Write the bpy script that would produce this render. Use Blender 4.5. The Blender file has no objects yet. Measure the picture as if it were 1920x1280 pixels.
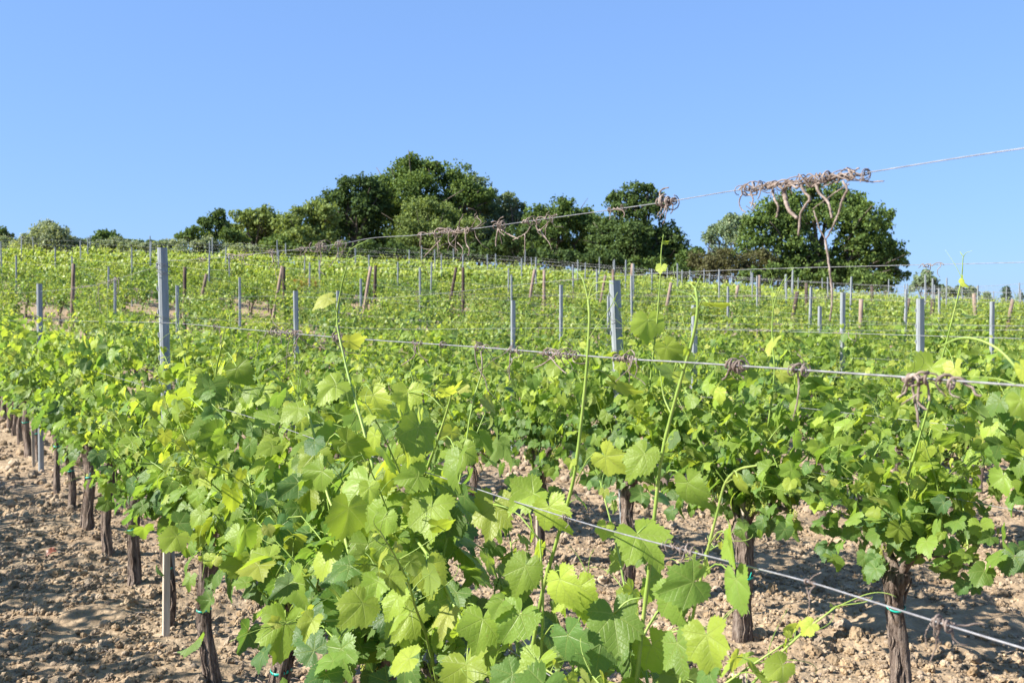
import bpy, math, random
import numpy as np
from mathutils import Vector, Matrix

# ------------------------------------------------------------------ camera, sky, sun, exposure
scene = bpy.context.scene
COL = scene.collection
FPX, CX, CY = 1900.0, 960.0, 640.0          # focal length and centre in photograph pixels
EYE = 1.54
PITCH = math.atan(40.0 / FPX)               # horizon on row 600
cam = bpy.data.cameras.new("Camera")
camo = bpy.data.objects.new("Camera", cam)
COL.objects.link(camo)
cam.sensor_fit = 'HORIZONTAL'
cam.sensor_width = 22.3
cam.lens = 22.3 * FPX / 1920.0
cam.clip_start, cam.clip_end = 0.05, 3000.0
camo.location = (0, 0, EYE)
camo.rotation_euler = (math.pi / 2 - PITCH, 0, 0)
cam.dof.use_dof = True
cam.dof.focus_distance = 2.9
cam.dof.aperture_fstop = 6.3
scene.camera = camo

SUN_EL = math.radians(37.0)
SUN_AZ = math.atan2(-0.955, -0.295)         # clockwise from +Y: the sun stands left, a little behind the camera
SUN = np.array([math.cos(SUN_EL) * math.sin(SUN_AZ), math.cos(SUN_EL) * math.cos(SUN_AZ), math.sin(SUN_EL)])
world = bpy.data.worlds.new("World")
scene.world = world
world.use_nodes = True
wn, wl = world.node_tree.nodes, world.node_tree.links
wn.clear()
w_out = wn.new('ShaderNodeOutputWorld')
w_bg = wn.new('ShaderNodeBackground')
w_sky = wn.new('ShaderNodeTexSky')
w_sky.sky_type = 'NISHITA'
w_sky.sun_disc = False
w_sky.sun_elevation = SUN_EL
w_sky.sun_rotation = SUN_AZ
w_sky.altitude = 0
w_sky.air_density = 1.0
w_sky.dust_density = 0.5
w_sky.ozone_density = 4.0
w_bg.inputs['Strength'].default_value = 0.101
w_gam = wn.new('ShaderNodeGamma')           # the clear sky of the photograph is an even blue
w_gam.inputs['Gamma'].default_value = 0.45
wl.new(w_sky.outputs['Color'], w_gam.inputs['Color'])
w_mul = wn.new('ShaderNodeMix')
w_mul.data_type = 'RGBA'
w_mul.blend_type = 'MULTIPLY'
w_mul.inputs[0].default_value = 1.0
w_mul.inputs[7].default_value = (0.86, 1.26, 2.0, 1)
wl.new(w_gam.outputs[0], w_mul.inputs[6])
wl.new(w_mul.outputs[2], w_bg.inputs['Color'])
wl.new(w_bg.outputs['Background'], w_out.inputs['Surface'])

sun = bpy.data.lights.new("Sun", 'SUN')
sun.energy = 5.0
sun.angle = math.radians(0.55)
sun.color = (1.0, 0.94, 0.84)
suno = bpy.data.objects.new("Sun", sun)
COL.objects.link(suno)
suno.rotation_euler = Vector(SUN).to_track_quat('Z', 'Y').to_euler()

vs = scene.view_settings
vs.view_transform = 'Standard'
vs.look = 'None'
vs.exposure = 1.35
vs.gamma = 1.0
vs.use_curve_mapping = False
scene.render.engine = 'CYCLES'
cy = scene.cycles
cy.max_bounces = 9
cy.diffuse_bounces = 5
cy.glossy_bounces = 2
cy.transmission_bounces = 5
cy.transparent_max_bounces = 4
cy.caustics_reflective = False
cy.caustics_refractive = False
cy.sample_clamp_indirect = 6.0
cy.use_denoising = True
try:
    cy.denoiser = 'OPENIMAGEDENOISE'
except Exception:
    pass
scene.render.use_persistent_data = False

# ------------------------------------------------------------------ small helpers
R = np.random.default_rng
TH = math.radians(30.4)                     # the rows run away to the left at this angle
U = np.array([-math.sin(TH), math.cos(TH)])  # along a row, away from the camera
NRM = np.array([math.cos(TH), math.sin(TH)])  # across the rows, to the right
D1, DROW = 1.06, 2.36                       # first row's distance, row spacing


def rowd(k):
    return D1 + DROW * (k - 1)


def rowxy(k, t, off=0.0):
    return NRM * (rowd(k) + off) + U * t


def t_from_depth(k, z):                     # position along row k at depth z (= y)
    return (z - NRM[1] * rowd(k)) / U[1]


def ray(px, py):
    c = np.array([(px - CX) / FPX, (CY - py) / FPX, 1.0])
    f = np.array([0, math.cos(PITCH), -math.sin(PITCH)])
    up = np.array([0, math.sin(PITCH), math.cos(PITCH)])
    return c[0] * np.array([1.0, 0, 0]) + c[1] * up + f


def at_depth(px, py, y):
    r = ray(px, py)
    return np.array([0, 0, EYE]) + r * (y / r[1])


def on_row(px, py, k=1, off=0.0):           # the point of row k's upright plane seen at this pixel
    r = ray(px, py)
    s = (rowd(k) + off) / (r[0] * NRM[0] + r[1] * NRM[1])
    return np.array([0, 0, EYE]) + r * s


def project(p):
    d = np.asarray(p, float) - np.array([0, 0, EYE])
    f = d[1] * math.cos(PITCH) - d[2] * math.sin(PITCH)
    u = d[1] * math.sin(PITCH) + d[2] * math.cos(PITCH)
    if f < 0.05:
        return None
    return CX + FPX * d[0] / f, CY - FPX * u / f


def sstep(a, b, x):
    t = np.clip((x - a) / (b - a), 0, 1)
    return t * t * (3 - 2 * t)


def gz(x, y):                               # the hillside
    x = np.asarray(x, float)
    y = np.asarray(y, float)
    s = np.clip(y - 9.0, 0, 12.5)
    q = 0.0032 * s * s
    q = q + 0.087 * np.clip(y - 21.5, 0, 28.5)
    e = np.clip(y - 50.0, 0, 30)
    q = q + 0.087 * (e - e * e / 60.0)
    q = q - 0.012 * np.clip(y - 95.0, 0, 2000)
    c = 0.70 + 0.2 * np.tanh(x / 8.0)
    return q * (1 - c * np.tanh(0.037 * x))


def gzf(x, y):
    return float(gz(x, y))


def unit(v):
    v = np.asarray(v, float)
    return v / (np.linalg.norm(v, axis=-1, keepdims=True) + 1e-12)


ORD = ['zeroth', 'first', 'second', 'third', 'fourth', 'fifth', 'sixth', 'seventh', 'eighth', 'ninth', 'tenth',
       'eleventh', 'twelfth', 'thirteenth', 'fourteenth', 'fifteenth', 'sixteenth', 'seventeenth', 'eighteenth',
       'nineteenth', 'twentieth']
TENS = {20: 'twenty', 30: 'thirty', 40: 'forty', 50: 'fifty', 60: 'sixty'}


def ordinal(n):
    if n <= 20:
        return ORD[n]
    t = n // 10 * 10
    if n == t:
        return {30: 'thirtieth', 40: 'fortieth', 50: 'fiftieth', 60: 'sixtieth'}[t]
    return TENS[t] + '-' + ORD[n - t]


def tag(o, label=None, cat=None, group=None, kind=None):
    if label:
        o['label'] = label
    if cat:
        o['category'] = cat
    if group:
        o['group'] = group
    if kind:
        o['kind'] = kind
    return o


def empty(name, loc, rz=0.0):
    o = bpy.data.objects.new(name, None)
    COL.objects.link(o)
    o.location = [float(c) for c in loc]
    o.rotation_euler = (0, 0, rz)
    o.empty_display_size = 0.1
    return o


def link(name, me, mat=None, parent=None, loc=None):
    o = bpy.data.objects.new(name, me)
    COL.objects.link(o)
    if mat is not None and not me.materials:
        me.materials.append(mat)
    if parent is not None:
        o.parent = parent
    if loc is not None:
        o.location = [float(c) for c in loc]
    return o


def copy_tree(o, parent=None):
    c = o.copy()
    COL.objects.link(c)
    c.parent = parent
    for ch in list(o.children):
        copy_tree(ch, c)
    return c


class MB:
    """collects vertices, triangles and quads with per-point attributes, then links them as one mesh"""

    def __init__(self):
        self.v, self.f3, self.f4, self.n = [], [], [], 0
        self.age, self.rnd, self.luv = [], [], []

    def add(self, V, F3=None, F4=None, age=0.0, rnd=0.0, luv=None):
        V = np.asarray(V, float).reshape(-1, 3)
        m = len(V)
        self.v.append(V)
        if F3 is not None and len(F3):
            self.f3.append(np.asarray(F3, np.int64) + self.n)
        if F4 is not None and len(F4):
            self.f4.append(np.asarray(F4, np.int64) + self.n)
        self.age.append(np.broadcast_to(np.asarray(age, float), (m,)))
        self.rnd.append(np.broadcast_to(np.asarray(rnd, float), (m,)))
        self.luv.append(np.zeros((m, 3)) if luv is None else luv)
        self.n += m

    def mesh(self, name, smooth=True, attrs=False):
        V = np.concatenate(self.v)
        f3 = np.concatenate(self.f3) if self.f3 else np.zeros((0, 3), np.int64)
        f4 = np.concatenate(self.f4) if self.f4 else np.zeros((0, 4), np.int64)
        me = bpy.data.meshes.new(name)
        me.vertices.add(len(V))
        me.vertices.foreach_set('co', V.astype(np.float32).ravel())
        li = np.concatenate([f3.ravel(), f4.ravel()]).astype(np.int32)
        me.loops.add(len(li))
        me.loops.foreach_set('vertex_index', li)
        st = np.concatenate([np.arange(len(f3)) * 3, len(f3) * 3 + np.arange(len(f4)) * 4]).astype(np.int32)
        me.polygons.add(len(st))
        me.polygons.foreach_set('loop_start', st)
        me.polygons.foreach_set('use_smooth', np.full(len(st), smooth, dtype=bool))
        if attrs:
            for nm, dat in (('age', self.age), ('rnd', self.rnd)):
                a = me.attributes.new(nm, 'FLOAT', 'POINT')
                a.data.foreach_set('value', np.concatenate(dat).astype(np.float32))
            a = me.attributes.new('luv', 'FLOAT_VECTOR', 'POINT')
            a.data.foreach_set('vector', np.concatenate(self.luv).astype(np.float32).ravel())
        me.update(calc_edges=True)
        return me

    def link(self, name, mat, parent=None, loc=None, smooth=True, attrs=False):
        return link(name, self.mesh(name, smooth, attrs), mat, parent, loc)

    # ---- shapes
    def tube(self, P, r, sides=6, cap=True, squash=None, age=0.0, rnd=0.0):
        P = np.asarray(P, float)
        m = len(P)
        r = np.broadcast_to(np.asarray(r, float), (m,))
        T = unit(np.gradient(P, axis=0))
        ref = np.array([0.31, 0.17, 0.93]) if abs(T[0][2]) < 0.9 else np.array([0.9, 0.4, 0.1])
        A = unit(np.cross(T[0], ref))
        rings = np.zeros((m, sides, 3))
        ang = np.arange(sides) * 2 * math.pi / sides
        for i in range(m):
            A = A - T[i] * np.dot(A, T[i])
            A = A / (np.linalg.norm(A) + 1e-12)
            B = np.cross(T[i], A)
            rings[i] = P[i] + r[i] * (np.cos(ang)[:, None] * A + np.sin(ang)[:, None] * B)
        V = rings.reshape(-1, 3)
        i0 = np.arange(m - 1)[:, None] * sides
        j = np.arange(sides)[None, :]
        j2 = (j + 1) % sides
        F4 = np.stack([i0 + j, i0 + j2, i0 + sides + j2, i0 + sides + j], -1).reshape(-1, 4)
        F3 = None
        if cap:
            V = np.concatenate([V, P[:1], P[-1:]])
            c0, c1 = m * sides, m * sides + 1
            jj = np.arange(sides)
            k2 = (jj + 1) % sides
            F3 = np.concatenate([np.stack([np.full(sides, c0), k2, jj], -1),
                                 np.stack([np.full(sides, c1), (m - 1) * sides + jj, (m - 1) * sides + k2], -1)])
        self.add(V, F3, F4, age, rnd)

    def prism(self, poly, z0, z1, M=None, caps=True):
        poly = np.asarray(poly, float)
        n = len(poly)
        V = np.concatenate([np.c_[poly, np.full(n, z0)], np.c_[poly, np.full(n, z1)]])
        j = np.arange(n)
        k = (j + 1) % n
        F4 = np.stack([j, k, n + k, n + j], -1)
        if M is not None:
            V = V @ np.asarray(M)[:3, :3].T + np.asarray(M)[:3, 3]
        self.add(V, None, F4)
        if caps and n == 4:
            self.f4.append(np.array([[3, 2, 1, 0], [4, 5, 6, 7]]) + self.n - 8)

    def box(self, c, s, rz=0.0):
        hx, hy, hz = s[0] / 2, s[1] / 2, s[2] / 2
        ca, sa = math.cos(rz), math.sin(rz)
        poly = [(x * ca - y * sa + c[0], x * sa + y * ca + c[1]) for x, y in ((-hx, -hy), (hx, -hy), (hx, hy), (-hx, hy))]
        self.prism(poly, c[2] - hz, c[2] + hz)


def spline(pts, n):
    """smooth curve through the points (Catmull-Rom)"""
    P = np.asarray(pts, float)
    if len(P) < 3:
        t = np.linspace(0, 1, n)[:, None]
        return P[0] * (1 - t) + P[-1] * t
    Q = np.concatenate([[2 * P[0] - P[1]], P, [2 * P[-1] - P[-2]]])
    s = np.linspace(0, len(P) - 1 - 1e-6, n)
    i = s.astype(int)
    t = (s - i)[:, None]
    a, b, c, d = Q[i], Q[i + 1], Q[i + 2], Q[i + 3]
    return 0.5 * (2 * b + (c - a) * t + (2 * a - 5 * b + 4 * c - d) * t ** 2 + (3 * b - a - 3 * c + d) * t ** 3)


# value noise on numpy arrays
_NR = R(99)
_TAB = _NR.random((256, 256))


def vnoise(x, y):
    xi, yi = np.floor(x).astype(int), np.floor(y).astype(int)
    fx, fy = x - xi, y - yi
    fx, fy = fx * fx * (3 - 2 * fx), fy * fy * (3 - 2 * fy)
    g = lambda a, b: _TAB[a & 255, b & 255]
    return (g(xi, yi) * (1 - fx) + g(xi + 1, yi) * fx) * (1 - fy) + (g(xi, yi + 1) * (1 - fx) + g(xi + 1, yi + 1) * fx) * fy


# ------------------------------------------------------------------ materials
def new_mat(name):
    m = bpy.data.materials.new(name)
    m.use_nodes = True
    nt = m.node_tree
    nt.nodes.clear()
    return m, nt, nt.nodes, nt.links


class NT:
    """terse node maths"""

    def __init__(self, nt):
        self.n, self.l = nt.nodes, nt.links

    def set(self, sock, v):
        if hasattr(v, 'is_linked') or hasattr(v, 'links'):
            self.l.new(v, sock)
        else:
            sock.default_value = v

    def math(self, op, a, b=None, c=None, clamp=False):
        n = self.n.new('ShaderNodeMath')
        n.operation = op
        n.use_clamp = clamp
        self.set(n.inputs[0], a)
        if b is not None:
            self.set(n.inputs[1], b)
        if c is not None:
            self.set(n.inputs[2], c)
        return n.outputs[0]

    def mix(self, f, a, b, blend='MIX'):
        n = self.n.new('ShaderNodeMix')
        n.data_type = 'RGBA'
        n.blend_type = blend
        self.set(n.inputs[0], f)
        self.set(n.inputs[6], a if not isinstance(a, tuple) else (*a, 1))
        self.set(n.inputs[7], b if not isinstance(b, tuple) else (*b, 1))
        return n.outputs[2]

    def attr(self, name, out='Fac'):
        n = self.n.new('ShaderNodeAttribute')
        n.attribute_name = name
        return n.outputs[out]

    def noise(self, vec, scale, detail=3.0, rough=0.55, out='Fac'):
        n = self.n.new('ShaderNodeTexNoise')
        if vec is not None:
            self.l.new(vec, n.inputs['Vector'])
        n.inputs['Scale'].default_value = scale
        n.inputs['Detail'].default_value = detail
        n.inputs['Roughness'].default_value = rough
        return n.outputs[out]

    def ramp(self, f, stops, interp='LINEAR'):
        n = self.n.new('ShaderNodeValToRGB')
        n.color_ramp.interpolation = interp
        e = n.color_ramp.elements
        while len(e) < len(stops):
            e.new(0.5)
        for el, (p, c) in zip(e, stops):
            el.position = p
            el.color = (*c, 1)
        self.l.new(f, n.inputs[0])
        return n.outputs[0]

    def mapping(self, vec, scale):
        n = self.n.new('ShaderNodeMapping')
        n.inputs['Scale'].default_value = scale
        self.l.new(vec, n.inputs['Vector'])
        return n.outputs[0]

    def coord(self, out='Object'):
        return self.n.new('ShaderNodeTexCoord').outputs[out]

    def bump(self, h, strength, dist=0.01):
        n = self.n.new('ShaderNodeBump')
        n.inputs['Strength'].default_value = strength
        n.inputs['Distance'].default_value = dist
        self.l.new(h, n.inputs['Height'])
        return n.outputs[0]

    def principled(self, col, rough, spec=0.4, metal=0.0, normal=None):
        n = self.n.new('ShaderNodeBsdfPrincipled')
        self.set(n.inputs['Base Color'], col if not isinstance(col, tuple) else (*col, 1))
        self.set(n.inputs['Roughness'], rough)
        n.inputs['Specular IOR Level'].default_value = spec
        n.inputs['Metallic'].default_value = metal
        if normal is not None:
            self.l.new(normal, n.inputs['Normal'])
        return n.outputs[0]

    def out(self, sh):
        o = self.n.new('ShaderNodeOutputMaterial')
        self.l.new(sh, o.inputs['Surface'])


def leaf_material(name, stops, veins=False, trans=0.46, back=(0.15, 0.22, 0.085), rough=0.42, spec=0.35, tboost=(1.18, 1.18, 0.62),
                  objvar=0.25):
    m, nt, N, L = new_mat(name)
    k = NT(nt)
    age, rnd = k.attr('age'), k.attr('rnd')
    oi = N.new('ShaderNodeObjectInfo').outputs['Random']
    f = k.math('ADD', age, k.math('MULTIPLY', k.math('SUBTRACT', rnd, 0.5), 0.34))
    f = k.math('ADD', f, k.math('MULTIPLY', k.math('SUBTRACT', oi, 0.5), objvar), clamp=True)
    col = k.ramp(f, stops)
    hs = N.new('ShaderNodeHueSaturation')
    k.set(hs.inputs['Value'], k.math('ADD', 0.78, k.math('MULTIPLY', k.math('FRACT', k.math('MULTIPLY', rnd, 7.31)), 0.44)))
    L.new(col, hs.inputs['Color'])
    col = hs.outputs[0]
    nor = None
    if veins:
        luv = k.attr('luv', 'Vector')
        sep = N.new('ShaderNodeSeparateXYZ')
        L.new(luv, sep.inputs[0])
        x, y = sep.outputs[0], sep.outputs[1]
        main, sec = None, None
        for deg in (0, 50, -50, 106, -106):
            a0 = math.radians(deg)
            dx, dy = math.sin(a0), math.cos(a0)
            a = k.math('ADD', k.math('MULTIPLY', x, dx), k.math('MULTIPLY', y, dy))
            p = k.math('ABSOLUTE', k.math('SUBTRACT', k.math('MULTIPLY', x, dy), k.math('MULTIPLY', y, dx)))
            w = k.math('MAXIMUM', k.math('SUBTRACT', 0.026, k.math('MULTIPLY', a, 0.018)), 0.006)
            mk = k.math('MULTIPLY', k.math('SUBTRACT', 1.0, k.math('DIVIDE', p, w), clamp=True), k.math('GREATER_THAN', a, 0.0))
            main = mk if main is None else k.math('MAXIMUM', main, mk)
            fr = k.math('FRACT', k.math('MULTIPLY', k.math('SUBTRACT', a, k.math('MULTIPLY', p, 0.85)), 6.5))
            ln = k.math('SUBTRACT', 1.0, k.math('DIVIDE', k.math('ABSOLUTE', k.math('SUBTRACT', fr, 0.5)), 0.11), clamp=True)
            ln = k.math('MULTIPLY', ln, k.math('LESS_THAN', p, k.math('MULTIPLY', a, 0.46)))
            sec = ln if sec is None else k.math('MAXIMUM', sec, ln)
        vn = k.math('MAXIMUM', main, k.math('MULTIPLY', sec, 0.38))
        blot = k.noise(luv, 2.6, 3.0)
        col = k.mix(k.math('MULTIPLY', k.math('SUBTRACT', blot, 0.4, clamp=True), 0.9), col, k.mix(0.5, col, (0.16, 0.24, 0.05)))
        col = k.mix(k.math('MULTIPLY', vn, 0.55), col, (0.36, 0.42, 0.13))
        vadd = N.new('ShaderNodeVectorMath')
        vadd.operation = 'ADD'
        L.new(luv, vadd.inputs[0])
        L.new(k.math('MULTIPLY', rnd, 53.0), vadd.inputs[1])
        spot = k.noise(vadd.outputs[0], 5.5, 2.0)
        spot = k.math('MULTIPLY', k.math('SUBTRACT', spot, 0.70, clamp=True), 9.0, clamp=True)
        col = k.mix(k.math('MULTIPLY', spot, 0.7), col, (0.24, 0.17, 0.06))
        fine = k.noise(luv, 14.0, 2.0)
        h = k.math('ADD', k.math('MULTIPLY', vn, -0.8), k.math('MULTIPLY', fine, 0.7))
        nor = k.bump(h, 0.38, 0.004)
    geo = N.new('ShaderNodeNewGeometry')
    front = k.mix(geo.outputs['Backfacing'], col, k.mix(0.55, col, back))
    pr = k.principled(front, rough, spec, normal=nor)
    tr = N.new('ShaderNodeBsdfTranslucent')
    tc = k.mix(1.0, col, tboost, 'MULTIPLY')
    L.new(tc, tr.inputs['Color'])
    ms = N.new('ShaderNodeMixShader')
    ms.inputs[0].default_value = trans
    L.new(pr, ms.inputs[1])
    L.new(tr.outputs[0], ms.inputs[2])
    k.out(ms.outputs[0])
    return m


VINE_STOPS = [(0.0, (0.085, 0.178, 0.058)), (0.25, (0.160, 0.275, 0.054)), (0.50, (0.275, 0.390, 0.055)),
              (0.78, (0.395, 0.470, 0.066)), (1.0, (0.450, 0.480, 0.105))]
M_LEAF = leaf_material('vine_leaf', VINE_STOPS, veins=True, trans=0.53, objvar=0.2)
M_LEAF_FAR = leaf_material('vine_leaf_far', [(p, (r * 0.92, g * 0.88, b * 1.05)) for p, (r, g, b) in VINE_STOPS], objvar=0.4)
M_RUST = leaf_material('rusty_leaf', [(0.0, (0.16, 0.11, 0.03)), (0.5, (0.32, 0.17, 0.035)), (1.0, (0.36, 0.26, 0.05))], back=(0.25, 0.18, 0.08))


M_FALLEN = leaf_material('fallen_leaf', [(0.0, (0.20, 0.06, 0.03)), (0.5, (0.34, 0.12, 0.06)), (1.0, (0.40, 0.2, 0.1))], back=(0.3, 0.15, 0.1), trans=0.15)


def simple(name, cols, scale=8.0, rough=0.8, spec=0.3, metal=0.0, stretch=None, bump=0.3, bdist=0.005, detail=4.0, objrand=0.0, coord='Object'):
    m, nt, N, L = new_mat(name)
    k = NT(nt)
    v = k.coord(coord)
    if stretch:
        v = k.mapping(v, stretch)
    n1 = k.noise(v, scale, detail, 0.6)
    f = n1
    if objrand:
        oi = N.new('ShaderNodeObjectInfo').outputs['Random']
        f = k.math('ADD', n1, k.math('MULTIPLY', k.math('SUBTRACT', oi, 0.5), objrand))
    pos = np.linspace(0.28, 0.72, len(cols))
    col = k.ramp(f, list(zip(pos, cols)))
    nor = k.bump(n1, bump, bdist) if bump else None
    k.out(k.principled(col, rough, spec, metal, nor))
    return m


M_SHOOT = simple('green_shoot', [(0.14, 0.22, 0.04), (0.22, 0.32, 0.06), (0.30, 0.36, 0.09)], 14.0, 0.5, 0.4, bump=0.1)
M_FLOWER = simple('flower_buds', [(0.26, 0.32, 0.06), (0.38, 0.40, 0.10)], 60.0, 0.7, 0.2, bump=0.0)
M_CANE = simple('dry_cane', [(0.095, 0.072, 0.060), (0.205, 0.160, 0.135), (0.37, 0.31, 0.27)], 60.0, 0.75, 0.25, bump=0.35, bdist=0.002)
M_WIRE = simple('galvanised_wire', [(0.17, 0.165, 0.17), (0.25, 0.25, 0.26), (0.34, 0.345, 0.36)], 60.0, 0.45, 0.5, 0.35, bump=0.0)
M_STAKE = simple('pale_wood', [(0.26, 0.22, 0.17), (0.42, 0.36, 0.29), (0.54, 0.48, 0.40)], 9.0, 0.85, 0.2, stretch=(6, 6, 0.5), bump=0.3, objrand=0.3)
M_WOOD = simple('weathered_wood', [(0.07, 0.052, 0.042), (0.17, 0.125, 0.10), (0.28, 0.21, 0.17)], 9.0, 0.9, 0.15, stretch=(5, 5, 0.5), bump=0.5, objrand=0.7)
M_TIE = simple('green_tie', [(0.0, 0.22, 0.17), (0.01, 0.38, 0.29), (0.03, 0.48, 0.38)], 40.0, 0.4, 0.45, bump=0.1)


def bark_material():
    m, nt, N, L = new_mat('vine_bark')
    k = NT(nt)
    v = k.coord('Object')
    a = k.noise(k.mapping(v, (28, 28, 3.2)), 2.2, 6.0, 0.68)
    b = k.noise(v, 22.0, 4.0)
    col = k.ramp(a, [(0.28, (0.028, 0.021, 0.018)), (0.42, (0.12, 0.090, 0.074)), (0.54, (0.23, 0.18, 0.15)), (0.72, (0.38, 0.32, 0.27))])
    col = k.mix(k.math('MULTIPLY', k.math('SUBTRACT', b, 0.52, clamp=True), 2.5, clamp=True), col, (0.14, 0.085, 0.045))
    h = k.math('ADD', k.math('MULTIPLY', a, 1.0), k.math('MULTIPLY', b, 0.25))
    k.out(k.principled(col, 0.9, 0.15, 0.0, k.bump(h, 1.0, 0.03)))
    return m


M_BARK = bark_material()


def steel_material():
    m, nt, N, L = new_mat('zinc_steel')
    k = NT(nt)
    v = k.coord('Object')
    a = k.noise(k.mapping(v, (12, 12, 1.3)), 3.0, 5.0, 0.6)
    b = k.noise(v, 45.0, 3.0)
    col = k.ramp(a, [(0.3, (0.175, 0.195, 0.21)), (0.5, (0.245, 0.27, 0.285)), (0.7, (0.33, 0.355, 0.37))])
    st = k.noise(k.mapping(v, (30, 30, 2.0)), 1.5, 4.0)
    col = k.mix(k.math('MULTIPLY', k.math('SUBTRACT', st, 0.60, clamp=True), 4.0, clamp=True), col, (0.21, 0.17, 0.13))
    k.out(k.principled(col, k.math('ADD', 0.42, k.math('MULTIPLY', b, 0.25)), 0.5, 0.08, k.bump(b, 0.08, 0.003)))
    return m


M_STEEL = steel_material()


def soil_material(name, clod=False):
    m, nt, N, L = new_mat(name)
    k = NT(nt)
    v = k.coord('Object')
    big = k.noise(v, 0.9, 3.0)
    mid = k.noise(v, 9.0, 5.0, 0.65)
    fine = k.noise(v, 60.0, 4.0, 0.65)
    col = k.ramp(mid, [(0.28, (0.195, 0.141, 0.090)), (0.5, (0.295, 0.221, 0.146)), (0.72, (0.400, 0.316, 0.218))])
    col = k.mix(k.math('MULTIPLY', k.math('SUBTRACT', big, 0.45, clamp=True), 1.6, clamp=True), col, (0.215, 0.150, 0.102))
    if clod:
        rnd = k.attr('rnd')
        hs = N.new('ShaderNodeHueSaturation')
        k.set(hs.inputs['Value'], k.math('ADD', 0.72, k.math('MULTIPLY', rnd, 0.6)))
        k.set(hs.inputs['Saturation'], k.math('ADD', 0.8, k.math('MULTIPLY', k.math('FRACT', k.math('MULTIPLY', rnd, 5.7)), 0.3)))
        L.new(col, hs.inputs['Color'])
        col = hs.outputs[0]
    h = k.math('ADD', k.math('MULTIPLY', fine, 0.5), k.math('MULTIPLY', mid, 0.9))
    if not clod:
        vo = N.new('ShaderNodeTexVoronoi')
        vo.inputs['Scale'].default_value = 26.0
        L.new(v, vo.inputs['Vector'])
        h = k.math('ADD', h, k.math('MULTIPLY', vo.outputs['Distance'], -0.8))
    k.out(k.principled(col, 0.95, 0.08, 0.0, k.bump(h, 0.75, 0.02)))
    return m


M_SOIL = soil_material('dry_soil')
M_CLOD = soil_material('soil_clod', True)


def tree_leaf(name, a, b, c, trans=0.32):
    a, b, c = (tuple(1.28 * v for v in q) for q in (a, b, c))
    return leaf_material(name, [(0.0, a), (0.5, b), (1.0, c)], trans=trans, back=tuple(np.array(b) * 1.25), rough=0.65, spec=0.1,
                         tboost=(1.3, 1.25, 0.55), objvar=0.3)


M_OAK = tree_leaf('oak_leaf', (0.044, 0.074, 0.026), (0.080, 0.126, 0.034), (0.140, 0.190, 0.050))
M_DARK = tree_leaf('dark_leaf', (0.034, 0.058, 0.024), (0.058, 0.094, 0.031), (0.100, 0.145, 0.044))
M_LOCUST = tree_leaf('locust_leaf', (0.080, 0.115, 0.040), (0.135, 0.180, 0.055), (0.200, 0.245, 0.080))
M_OLIVE = tree_leaf('olive_leaf', (0.110, 0.150, 0.085), (0.180, 0.220, 0.120), (0.270, 0.290, 0.180))
M_GREYGREEN = tree_leaf('poplar_leaf', (0.091, 0.135, 0.081), (0.151, 0.203, 0.115), (0.242, 0.270, 0.162))
M_DRYBUSH = tree_leaf('dry_bush_leaf', (0.070, 0.066, 0.034), (0.095, 0.096, 0.044), (0.120, 0.135, 0.055))
M_CYPRESS = tree_leaf('cypress_leaf', (0.039, 0.070, 0.045), (0.063, 0.108, 0.063), (0.098, 0.149, 0.079))
M_TREEBARK = simple('tree_bark', [(0.05, 0.04, 0.03), (0.12, 0.10, 0.08), (0.2, 0.17, 0.14)], 6.0, 0.9, 0.15, stretch=(4, 4, 1), bump=0.5)

# ------------------------------------------------------------------ the ground
def axis(lo, hi, fine_lo, fine_hi, step, grow=1.12):
    a = list(np.arange(fine_lo, fine_hi + 1e-6, step))
    s, x = step, fine_hi
    while x < hi:
        s *= grow
        x += s
        a.append(x)
    s, x = step, fine_lo
    while x > lo:
        s *= grow
        x -= s
        a.insert(0, x)
    return np.array(a)


def clodfield(x, y):
    """height of the tilled crumbly soil above the hillside"""
    h = 0.05 * (vnoise(x * 1.7 + 9, y * 1.7) - 0.5)
    h += 0.05 * (vnoise(x * 5.1, y * 5.1 + 3) - 0.5)
    h += 0.040 * np.abs(vnoise(x * 12.7 + 1, y * 12.7) - 0.5)
    h += 0.030 * np.abs(vnoise(x * 26.0, y * 26.0 + 7) - 0.5)
    dd = x * NRM[0] + y * NRM[1] - D1
    ph = np.abs(((dd / DROW + 0.5) % 1.0) - 0.5) * DROW
    h += 0.03 * np.exp(-(ph / 0.33) ** 2) * sstep(60, 50, y) - 0.035
    return h


gx = axis(-900, 900, -4.2, 5.6, 0.034)
gy = axis(-60, 1500, 1.6, 11.5, 0.034)
XX, YY = np.meshgrid(gx, gy)
GZ = gz(XX, YY) + clodfield(XX, YY) * np.where(YY > 60, 0.4, 1.0)
nx, ny = len(gx), len(gy)
ii = (np.arange(ny - 1)[:, None] * nx + np.arange(nx - 1)[None, :])
mb = MB()
mb.add(np.stack([XX, YY, GZ], -1).reshape(-1, 3), None, np.stack([ii, ii + 1, ii + nx + 1, ii + nx], -1).reshape(-1, 4))
tag(mb.link('ground', M_SOIL), 'dry tilled brown vineyard soil rising to a low hill', 'ground', kind='structure')


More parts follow.
